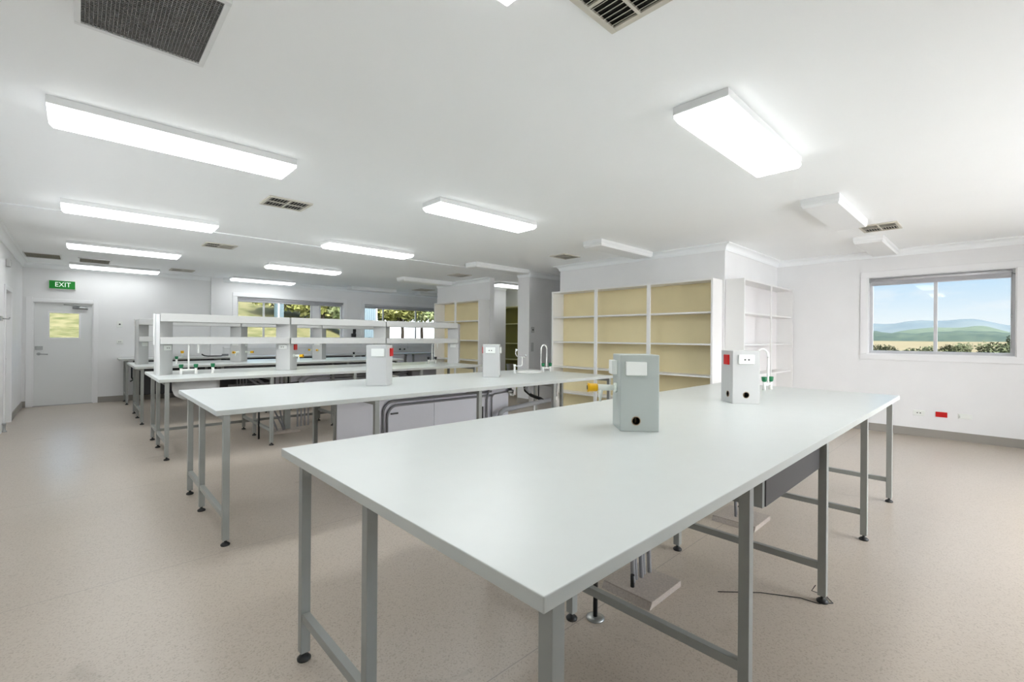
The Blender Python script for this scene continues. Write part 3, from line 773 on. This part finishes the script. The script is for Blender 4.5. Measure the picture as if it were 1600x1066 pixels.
a = pedestal('service pedestal with a blank plate and red outlet on the second bench', (2.165, 4.20, .88), HB, M['pedw'])
plate(a, '-x', HW, .015, .325, M['plate'], .125, .075, 0, 'blank_plate')
plate(a, '-y', HW, .04, .325, M['red'], .08, .08)
a = pedestal('service pedestal with a white double outlet on the second bench', (3.67, 4.24, .88), HB, M['pedw'])
plate(a, '-x', HW, -.01, .325, M['plate'], .115, .07, 2)
plate(a, '+y', HW, .0, .325, M['red'], .08, .08)
plate(a, '-y', HW, .0, .325, M['plate'], .105, .07, 0, 'blank_plate', .02)
# shelf run pedestals, tall
def run(T, yc, xs, who, cutx):
    H = .735
    ts = []
    for i, x in enumerate(xs):
        nm = ('left end', 'second', 'third', 'right end')[i]
        t = pedestal('tall grey pedestal, %s one of the %s shelf run' % (nm, who), (x, yc, T), H-.01, M['pedw'], (), cutx if i == 0 else None, 'tall shelf pedestals')
        ts.append(t)
    for i in range(3):
        for z0, z1, lv in ((T+.37, T+.455, 'lower'), (T+.64, T+.735, 'upper')):
            sp = ('left', 'middle', 'right')[i]
            xa = xs[i]+(.004 if i else .0); xb = xs[i+1]-(.006 if i < 2 else .03)
            s = thing('reagent_shelf', '%s grey shelf, %s span of the %s shelf run' % (lv, sp, who), 'shelf', (0, yc, 0), 0, 'grey bench shelves')
            hw = .155; nt = .145
            # board notched round the diamond pedestals at both ends
            if i == 0: pts = [(xa, -hw), (xb-.008, -hw), (xb-.008, -nt), (xb-nt-.003, 0), (xb-.008, nt), (xb-.008, hw), (xa, hw), (xa, nt), (xa+nt+.003, 0), (xa, -nt)]
            else: pts = [(xa+.004, -hw), (xb-.008, -hw), (xb-.008, -nt), (xb-nt-.003, 0), (xb-.008, nt), (xb-.008, hw), (xa+.004, hw), (xa+.004, nt), (xa+nt+.003, 0), (xa+.004, -nt)]
            MB().prism(pts, 'z', z1-.02, z1).done('board', M['shelfg'], s)
            MB().box(xa+.004, xb-.008, -hw-.014, -hw, z0, z1).done('front_fascia', M['shelfg'], s, .002)
            MB().box(xa+.004, xb-.008, hw, hw+.014, z0, z1).done('rear_fascia', M['shelfg'], s, .002)
    return ts
r3 = run(.88, 6.925, (.69, 2.14, 3.60, 5.06), 'nearer', -.03)
r4 = run(.88, 9.60, (.69, 2.14, 3.60, 5.06), 'farther', -.03)
for r, far in ((r3, 0), (r4, 1)):
    plate(r[0], '-y', HW, .01, .325, M['plate'], .11, .06, 2 if not far else 0)
    plate(r[1], '-x', HW, .0, .325, M['plate'], .11, .06, 2 if not far else 0)
    plate(r[1], '-y', HW, .045, .32, M['red'] if not far else M['plate'], .08, .08)
    plate(r[3], '-x', HW, .0, .325, M['plate'], .10, .065, 0)
MB().box(-.0375, -.032, -.01, .13, .36, .735).done('end_plate', M['cased'], r3[0]).rotation_euler = (0, 0, -PI/4)
MB().box(-.0375, -.032, -.01, .13, .62, .735).done('end_plate', M['cased'], r4[0]).rotation_euler = (0, 0, -PI/4)
gas_tap(r3[1], '-y', HW, .0, .20, .9)
gas_tap(r4[1], '-x', HW, .05, .175, .9); gas_tap(r4[1], '-y', HW, .05, .175, .9)
gas_tap(r4[2], '-x', HW, .05, .195, .8); gas_tap(r4[2], '+y', HW, .0, .195, .8)
plate(r4[2], '-x', HW, .0, .325, M['plate'], .11, .06)

# ------------------------------------------------------------------ taps and sinks
def gooseneck(label, loc, rz, h=.31, reach=.075, knobs=(-.075, .075), drop=.06, mk='green', hose=False, w=.0095):
    """deck tap; spout bends towards local +x"""
    t = thing('gooseneck_tap', label, 'tap', loc, rz, 'white gooseneck bench taps')
    mb = MB().tube([(min(knobs), 0, .055), (max(knobs), 0, .055)], .012, 10)
    for k in knobs: mb.tube([(k, 0, 0), (k, 0, .05), (k, 0, .075)], [.017, .014, .014], 12)
    mb.done('base', M['tapwhite'], t)
    pts = [(0, 0, .05), (0, 0, .05+h)] + arc((reach, 0, .05+h), reach, PI, 0, (1, 0, 0), (0, 0, 1), 12) + [(2*reach, 0, .05+h-drop)]
    sp = MB().tube(pts, w, 10).done('spout', M['tapwhite'], t)
    if hose: MB().tube([(2*reach, 0, .05+h-drop), (2*reach+.005, 0, .18), (2*reach-.005, 0, .012)], .0055, 8).done('hose', M['tapwhite'], sp)
    for k in knobs: MB().lathe([(.012, .075), (.021, .083), (.025, .12), (.020, .124)], (k, 0, 0)).done('knob', M[mk], t)
    return t
gooseneck('white gooseneck tap with green knobs at the right end of the second bench', (4.80, 4.36, .88), PI, h=.27, reach=.058, hose=True)
gooseneck('white gooseneck tap with green knobs at the far end of the nearest bench', (4.80, 1.50, .88), PI-.3, h=.255, reach=.085, knobs=(-.04, .055), drop=.03)
gooseneck('white gooseneck tap with green knobs at the left end of the third bench', (.975, 6.80, .88), 0, h=.30, reach=.05, drop=.09)
gooseneck('white gooseneck tap with dark knobs at the right end of the third bench', (4.60, 6.95, .88), 0, h=.28, reach=.06, mk='black')
def small_tap(label, loc, m):
    t = thing('bench_tap', label, 'tap', loc, 0, 'small bench taps')
    MB().lathe([(.022, 0), (.016, .01), (.014, .06), (.016, .075)]).tube([(0, 0, .05), (0, -.05, .055), (0, -.065, .035)], .009, 8).done('body', M['tapwhite'], t)
    MB().lathe([(.012, .075), (.021, .083), (.025, .12), (.020, .124)]).done('knob', m, t)
    return t
small_tap('short white tap with a green knob, right of the sink on the third bench', (1.235, 6.84, .88), M['green'])
small_tap('short white tap with a green knob at the left of the fourth bench', (1.18, 9.40, .88), M['green'])
small_tap('short white tap with a dark knob at the right of the fourth bench', (4.50, 9.95, .88), M['black'])
gp = thing('gas_turret', 'small yellow gas turret on the wall bench left of the pier', 'gas turret', (1.60, 11.95, .89))
MB().lathe([(.03, 0), (.02, .01), (.014, .03), (.014, .08)]).tube([(0, 0, .07), (0, -.05, .06), (0, -.055, .03)], .01, 8).done('body', M['tapw'], gp)
MB().lathe([(.02, .08), (.03, .09), (.03, .13), (.022, .135)]).done('knob', M['yellow'], gp)
hs = thing('rubber_hose', 'black hose lying on the wall bench beside the pier', 'hose', (1.95, 11.85, .89))
MB().tube([(-.02, 0, .06), (.03, 0, .025), (.10, 0, .012), (.34, 0, .012), (.42, .0, .03), (.48, .03, .02)], .012, 8).done('tube', M['black'], hs)
MB().tube([(.36, -.01, .03), (.48, -.01, .035)], .024, 10).done('nozzle', M['conduit'], hs)
# basin hung below bench 3
sk = thing('sink_basin', 'white sink basin hanging under the left end of the third bench', 'sink', (1.00, 6.46, .842))
def basin_mesh():
    mb = MB(); A = []
    for (w, dd, z) in ((.22, .17, 0), (.22, .17, -.12), (.20, .15, -.18), (.13, .09, -.225)):
        ring = []
        for k in range(24):
            t = 2*PI*k/24; c, s_ = math.cos(t), math.sin(t); e = .35
            ring.append(mb.bm.verts.new((w*math.copysign(abs(c)**e, c), dd*math.copysign(abs(s_)**e, s_), z)))
        A.append(ring)
    for P, Q in zip(A, A[1:]):
        for k in range(24): mb.bm.faces.new((P[k], P[(k+1) % 24], Q[(k+1) % 24], Q[k])).smooth = True
    mb.bm.faces.new(A[-1]); mb.bm.faces.new(A[0])
    bmesh.ops.recalc_face_normals(mb.bm, faces=mb.bm.faces[:]); return mb
basin_mesh().done('bowl', M['basin'], sk)
MB().tube([(0, 0, -.22), (0, 0, -.27), (.05, 0, -.30)], .022, 10).done('waste', M['black'], sk)
# oval sink rim and eyewash on bench 2
sk = thing('sink', 'shallow white oval sink rim near the end of the second bench', 'sink', (4.50, 4.40, .88))
MB().tube([p for p in arc((0, 0, .0108), .16, 0, 2*PI, (1.25, 0, 0), (0, .8, 0), 32)], .010, 8, False).done('rim', M['tapwhite'], sk)
MB().lathe([(.12, .001), (.135, .003), (.135, .006)]).done('bowl', M['basin'], sk)
ew = thing('eyewash', 'chrome swivel arm eyewash fitting on the second bench', 'eyewash', (4.26, 4.45, .88))
MB().lathe([(.02, 0), (.014, .02), (.013, .09), (.018, .095), (.018, .12)]).done('post', M['tapwhite'], ew)
rx, ry = .727, -.687     # arm lies roughly across the view
q = lambda u, z: (rx*u, ry*u, z)
MB().tube([q(0, .10), q(.07, .095), q(.095, .105), q(.10, .13), q(.10, .22)], .007, 8).done('lower_arm', M['tapwhite'], ew)
MB().tube([q(.15, .22), q(.10, .222), q(.045, .225), q(.022, .235), q(.012, .26), q(.016, .31)], .0065, 8).done('upper_arm', M['chrome'], ew)
MB().tube([q(.016, .30), q(.026, .325)], [.010, .017], 10).done('spray_head', M['tapwhite'], ew)
MB().tube([q(.15, .22), q(.152, .255)], [.006, .010], 10).done('spray_head', M['chrome'], ew)

# ------------------------------------------------------------------ bookcases
def bookcase(label, loc, rz, w, dpt, top, zs, back, stiles=(), case='cased', group=None, sw=.06):
    """local: front faces -y, origin at front left on the floor"""
    t = thing('bookcase', label, 'bookcase', loc, rz, group)
    for x in (0, w-.028): MB().box(x, x+.028, 0, dpt, 0, top).done('side_panel', M[case], t, .0015)
    MB().box(.028, w-.028, 0, dpt, top-.025, top).done('top_panel', M[case], t, .0015)
    MB().box(.028, w-.028, dpt-.008, dpt-.001, .09, top-.025).done('back_panel', M[back], t)
    for z in zs: MB().box(.028, w-.028, .018, dpt-.008, z-.011, z+.011).done('shelf', M[case], t, .001)
    for x in stiles: MB().box(x-sw/2, x+sw/2, 0, .017, .09, top-.025).done('stile', M[case], t, .001)
    MB().box(.028, w-.028, .02, .035, 0, .09).done('plinth', M[case], t)
    return t
ZS = (1.725, 1.285, .843, .40, .095)
# facing -x : rotate by -90 (local -y -> -x, local x -> -y)
bookcase('long cream backed white bookcase of three bays on the projecting wall', (6.19, 5.51, 0), -R90, 2.89, .305, 2.185, ZS, 'cream', (.965, 1.93))
bookcase('cream backed white bookcase of two bays on the far inner wall', (6.31, 9.46, 0), -R90, 1.73, .305, 2.185, ZS, 'cream', (.865,))
# facing -y on the side of the projecting wall
bookcase('all white bookcase of two bays between the projecting wall and window wall', (6.515, 2.335, 0), 0, 2.163, .25, 2.19, ZS, 'backw', (1.10,), sw=.03)
bookcase('shelving with shade coloured into its back, seen through the corridor opening', (8.40, 10.2, 0), -R90, 1.9, .29, 2.19, (1.73, 1.20, .77, .35), 'olive', (), 'storeshelf')
bk = thing('bucket', 'pale tapered tub on the corridor shelving', 'bucket', (8.53, 9.09, .3615))
MB().lathe([(.075, 0), (.10, .26), (.108, .265), (.108, .28), (.094, .28), (.07, .02)]).done('tub', M['cup'], bk)

# ------------------------------------------------------------------ outdoors
def heightfield(name, m, xs, ys, zf, label, cat):
    mb = MB(); V = [[mb.bm.verts.new((x, y, zf(x, y))) for y in ys] for x in xs]
    for i in range(len(xs)-1):
        for j in range(len(ys)-1): mb.bm.faces.new((V[i][j], V[i+1][j], V[i+1][j+1], V[i][j+1])).smooth = True
    o = struct(mb, name, m, label, cat); return o
def lerp(tab, x):
    for (a, b), (c, d_) in zip(tab, tab[1:]):
        if x <= c: return b+(d_-b)*max(0, (x-a)/(c-a))
    return tab[-1][1]
prof = [(8.9, -.35), (20, -1.8), (45, -5), (90, -7.5), (300, -8), (700, -6.5), (1300, -2.5), (1700, 2)]
xs = [8.9, 12, 16, 20, 30, 45, 60, 90, 140, 200, 300, 450, 700, 1000, 1300, 1500, 1700]
heightfield('valley_ground', M['field'], xs, [-900+1800*i/40 for i in range(41)], lambda x, y: lerp(prof, x)+.4*math.sin(x*.02)*math.sin(y*.013), 'straw coloured valley paddock beyond the right window', 'field')
def ridge(name, m, x, ya, yb, base, hf, dep, label):
    """a ridge with real depth running along y"""
    n = 160; rows_ = (0, .18, .4, .65, 1, 1.5)
    mb = MB(); V = []
    for i in range(n+1):
        y = ya+(yb-ya)*i/n; hgt = hf(y); c = []
        for j, r in enumerate(rows_):
            k = (r if r <= 1 else 1-(r-1)*1.6)
            c.append(mb.bm.verts.new((x+dep*r, y, base+(hgt-base)*math.sin(k*PI/2)+random.uniform(-1, 1)*hgt*.012)))
        V.append(c)
    for i in range(n):
        for j in range(len(rows_)-1): mb.bm.faces.new((V[i][j], V[i+1][j], V[i+1][j+1], V[i][j+1])).smooth = True
    return struct(mb, name, m, label, 'hill')
random.seed(3)
ridge('forest_belt', M['belt'], 1500, -700, 900, -5, lambda y: 24+2.5*math.sin(y*.03)+1.5*math.sin(y*.11+1)+random.uniform(-.8, .8), 120, 'dark wooded belt across the valley floor')
ridge('green_ridge', M['ridge'], 2100, -900, 1400, -5, lambda y: 28+26*math.exp(-((y-215)/75)**2)+33*math.exp(-((y-60)/95)**2)+3*math.sin(y*.05)+random.uniform(-.8, .8), 500, 'green wooded ridge in the middle distance')
ridge('distant_range', M['far'], 4200, -2500, 3500, -10, lambda y: 140+20*math.sin((y-60)/240)+26*math.exp(-((y-190)/150)**2)+9*math.sin(y/57)+random.uniform(-1, 1), 900, 'distant range coloured haze blue on the horizon')

def tree(name, label, loc, h, w, trunk, leaf, n, seed, group, lsize=.16, flat=.75, blobs=9):
    rnd = random.Random(seed)
    t = thing(name, label, 'tree' if trunk > .3 else 'shrub', loc, rnd.uniform(0, 6), group)
    cb = [(rnd.uniform(-.55, .55)*w, rnd.uniform(-.55, .55)*w, trunk+(h-trunk)*rnd.uniform(.25, .85), rnd.uniform(.30, .5)*w) for _ in range(blobs)]
    mb = MB(); r0 = .018*h+.02
    mb.tube([(0, 0, -.3), (.02*h, 0, trunk*.6), (0, .02*h, trunk+(h-trunk)*.5)], [r0*1.3, r0, r0*.45], 8)
    for (x, y, z, r) in cb[:6]: mb.tube([(.01*h, 0, trunk*.8), (x*.5, y*.5, (trunk+z)/2), (x, y, z)], [r0*.55, r0*.35, r0*.12], 6)
    mb.done('trunk', M['bark'], t)
    mb = MB(); bm = mb.bm
    for _ in range(n):
        x, y, z, r = rnd.choice(cb)
        d_ = Vector((rnd.gauss(0, 1), rnd.gauss(0, 1), rnd.gauss(0, 1))).normalized()*r*rnd.uniform(.55, 1.05)
        c = Vector((x, y, z))+Vector((d_.x, d_.y, d_.z*flat))
        u = Vector((rnd.gauss(0, 1), rnd.gauss(0, 1), rnd.gauss(0, 1))).normalized(); v_ = u.orthogonal().normalized(); s = lsize*rnd.uniform(.6, 1.3)
        bm.faces.new([bm.verts.new(c+u*s), bm.verts.new(c+v_*s*.45), bm.verts.new(c-u*s), bm.verts.new(c-v_*s*.45)])
    mb.done('foliage', leaf, t); return t
# shrubs below the right window, on the slope
for i, (y, x, topz) in enumerate(((7.71, 52, 1.16), (7.26, 58, 1.04), (5.33, 50, 1.18), (5.06, 62, 1.06), (3.46, 54, 1.48), (2.18, 47, 1.10), (1.66, 56, 1.42), (.35, 49, 1.38), (-.12, 60, 1.50), (-.76, 45, 1.42), (-1.55, 52, 2.05))):
    g = lerp(prof, x); hh = topz-g
    nm = ('first', 'second', 'third', 'fourth', 'fifth', 'sixth', 'seventh', 'eighth', 'ninth', 'tenth', 'eleventh')[i]
    tree('olive_shrub', 'dark olive bushy tree beyond the valley window, %s from the left' % nm, (x, y, g), hh, 1.5, hh*.55, M['leafd'], 1800, 40+i, 'bushy trees beyond the valley window', .11, .8, 12)
# grass bank behind the building
def bank(x, y):
    s = min(1, max(0, (8.5-x*y_scale(y))/4)) if False else None
    k = 1/(1+math.exp((x/max(y, 1)-.40)*22))           # falls away to the right
    up = max(0, y-15.5)
    zz = .95+.02*(y-12.5)+up*.235*k-(1-k)*max(0, y-13)*.03
    return zz+.05*math.sin(x*1.7+y)*min(1, up)
heightfield('grass_bank', M['bank'], [-30+62*i/70 for i in range(71)], [12.7+1.1*i for i in range(2)]+[14+.9*i for i in range(50)], bank, 'sunlit grass bank rising behind the building', 'bank')
heightfield('garden_path', M['path'], [-3+17*i/30 for i in range(31)], [14.0, 14.6, 15.2], lambda x, y: bank(x, y)+.02, 'pale concrete path along the foot of the bank', 'path')
for i, (x, y, h_, w, tk, lf, n) in enumerate(((8.0, 21, 2.6, 2.0, .2, 'leafy', 6000), (9.3, 20.5, 2.7, 1.6, .2, 'leafm', 5000), (11.2, 19.5, 3.0, 2.3, 1.0, 'leafy', 8000), (13.6, 21.5, 3.3, 2.2, 1.3, 'leafm', 6000), (16.6, 24, 4.0, 2.2, 2.0, 'leafm', 4500), (8.8, 27, 3.2, 2.2, .4, 'leafm', 5000), (11.8, 28, 3.9, 2.2, .4, 'leafy', 5000), (4.2, 26, 1.2, .9, .2, 'leafy', 1500), (6.1, 20.5, 2.2, 1.3, .2, 'leafy', 4000))):
    lab = ('yellow green tree behind the middle pane of the left back window', 'mid green tree behind the right pane of the left back window', 'spreading yellow green tree filling the right back window', 'mid green tree at the right of the right back window', 'pale tree partly hidden by the far bookcase', 'tall green tree behind the yellow tree on the bank', 'yellow tree seen beyond the right back window branches', 'small yellow bush at the top of the grass bank', 'yellow green sapling beside the downpipe')[i]
    tree('garden_tree', lab, (x, y, bank(x, y)), h_, w, tk, M[lf], n, 70+i, 'garden trees behind the building', .13, .7, 12)
heightfield('reflector', M['reflector'], [-4, 4, 14], [-14, -8, YF-.15], lambda x, y: -.15, 'pale sunlit terrace added outside the front windows to bounce light in', 'reflector')
# sheds
sh = thing('shed', 'blue grey shed corner with a white downpipe beyond the left back window', 'shed', (5.26, 18.2, bank(5.2, 18.2)))
MB().box(0, .26, 0, .25, -.3, 3.0).done('wall', M['shedblue'], sh)
MB().box(-.06, .32, -.12, .35, 3.0, 3.12).done('roof', M['alu'], sh)
MB().box(.08, .26, -.14, -.02, 1.45, 1.9).done('rain_head', M['trimw'], sh, .02)
MB().tube([(.18, -.08, 1.5), (.17, -.08, 1.3), (.08, -.08, 1.08), (.06, -.08, .9), (.06, -.08, -.2)], .03, 10).done('downpipe', M['trimw'], sh)
sh = thing('shed', 'pale blue corrugated shed beyond the right back window', 'shed', (7.25, 15.2, bank(7.3, 15.2)))
mb = MB()
pts = [(.0+.04*i, (.015 if i % 2 else 0)) for i in range(12)] + [(.44, .9), (0, .9)]
mb.prism(pts, 'z', -.2, 2.4).done('wall', M['shedpale'], sh)
MB().box(-.06, .50, -.08, 1.0, 2.4, 2.48).done('roof', M['alu'], sh)
MB().box(.44, .475, -.02, .03, -.2, 2.4).done('corner_post', M['trimw'], sh)

# ------------------------------------------------------------------ world, sun, camera
w = bpy.data.worlds.new('sky'); S.world = w; w.use_nodes = True
n = w.node_tree.nodes; l = w.node_tree.links
bg = n['Background']
tc = n.new('ShaderNodeTexCoord'); sx = n.new('ShaderNodeSeparateXYZ'); l.new(tc.outputs['Generated'], sx.inputs[0])
r = n.new('ShaderNodeValToRGB'); e = r.color_ramp.elements
e[0].position = 0.0; e[0].color = (.95, .97, 1.0, 1)
e[1].position = .14; e[1].color = (.40, .70, .98, 1)
x = e.new(.035); x.color = (.86, .95, 1.0, 1)
x = e.new(.7); x.color = (.25, .50, .95, 1)
l.new(sx.outputs['Z'], r.inputs['Fac'])
mp = n.new('ShaderNodeMapping'); mp.inputs['Scale'].default_value = (5, 5, 16); l.new(tc.outputs['Generated'], mp.inputs[0])
cn = n.new('ShaderNodeTexNoise'); cn.inputs['Scale'].default_value = 1.4; cn.inputs['Detail'].default_value = 8; cn.inputs['Roughness'].default_value = .6; l.new(mp.outputs[0], cn.inputs['Vector'])
cr = n.new('ShaderNodeValToRGB'); cr.color_ramp.elements[0].position = .50; cr.color_ramp.elements[1].position = .78
l.new(cn.outputs['Fac'], cr.inputs['Fac'])
mx = n.new('ShaderNodeMix'); mx.data_type = 'RGBA'; l.new(cr.outputs['Color'], mx.inputs[0]); l.new(r.outputs['Color'], mx.inputs[6]); mx.inputs[7].default_value = (.96, .98, 1, 1)
# unseen sky brightened high on the -x -y side as fill for the room
dt = n.new('ShaderNodeVectorMath'); dt.operation = 'DOT_PRODUCT'; l.new(tc.outputs['Generated'], dt.inputs[0]); dt.inputs[1].default_value = Vector((-.35, -.7, .62)).normalized()
mr = n.new('ShaderNodeMapRange'); mr.inputs[1].default_value = -.1; mr.inputs[2].default_value = 1.0; mr.inputs[3].default_value = .87; mr.inputs[4].default_value = 12.5; mr.interpolation_type = 'SMOOTHSTEP'
mc = n.new('ShaderNodeMapRange'); mc.inputs[1].default_value = .3; mc.inputs[2].default_value = .6; l.new(dt.outputs['Value'], mc.inputs[0])
mw = n.new('ShaderNodeMix'); mw.data_type = 'RGBA'; l.new(mc.outputs[0], mw.inputs[0]); l.new(mx.outputs[2], mw.inputs[6]); mw.inputs[7].default_value = (1, .995, 1.0, 1)
l.new(mw.outputs[2], bg.inputs['Color'])
l.new(dt.outputs['Value'], mr.inputs[0])
# bright white haze low on the +y side
d2 = n.new('ShaderNodeVectorMath'); d2.operation = 'DOT_PRODUCT'; l.new(tc.outputs['Generated'], d2.inputs[0]); d2.inputs[1].default_value = Vector((.15, 1, .22)).normalized()
m4 = n.new('ShaderNodeMapRange'); m4.inputs[1].default_value = .6; m4.inputs[2].default_value = .95; m4.inputs[3].default_value = 0; m4.inputs[4].default_value = 4.0; m4.interpolation_type = 'SMOOTHSTEP'
l.new(d2.outputs['Value'], m4.inputs[0])
sm = n.new('ShaderNodeMath'); sm.operation = 'ADD'; l.new(mr.outputs[0], sm.inputs[0]); l.new(m4.outputs[0], sm.inputs[1])
l.new(sm.outputs[0], bg.inputs['Strength'])

sun = bpy.data.lights.new('sun', 'SUN'); sun.energy = 14; sun.angle = math.radians(1.5); sun.color = (1, .97, .93)
so = bpy.data.objects.new('sun', sun); COL.objects.link(so)
so.rotation_euler = Vector((.1, .36, -.93)).to_track_quat('-Z', 'Y').to_euler()

cam = bpy.data.cameras.new('camera'); co = bpy.data.objects.new('camera', cam); COL.objects.link(co)
f_px = 715.0; yaw = math.radians(46.61); ro = math.radians(.434)
F = Vector((math.cos(yaw), math.sin(yaw), 0)); R0 = Vector((math.sin(yaw), -math.cos(yaw), 0))
R = R0*math.cos(ro)+Vector((0, 0, 1))*math.sin(ro); U = -R0*math.sin(ro)+Vector((0, 0, 1))*math.cos(ro)
co.matrix_world = Matrix(((R.x, U.x, -F.x, 0), (R.y, U.y, -F.y, 0), (R.z, U.z, -F.z, 1.36), (0, 0, 0, 1)))
cam.sensor_width = 36; cam.lens = f_px/1600*36; cam.shift_y = -5.4/1600
cam.clip_start = .05; cam.clip_end = 12000
S.camera = co
vs = S.view_settings
vs.view_transform = 'Standard'; vs.look = 'None'; vs.gamma = 1; vs.use_curve_mapping = False; vs.exposure = 0.26
S.cycles.max_bounces = 16; S.cycles.diffuse_bounces = 12; S.cycles.transparent_max_bounces = 12
S.cycles.use_denoising = True
S.cycles.sample_clamp_indirect = 8
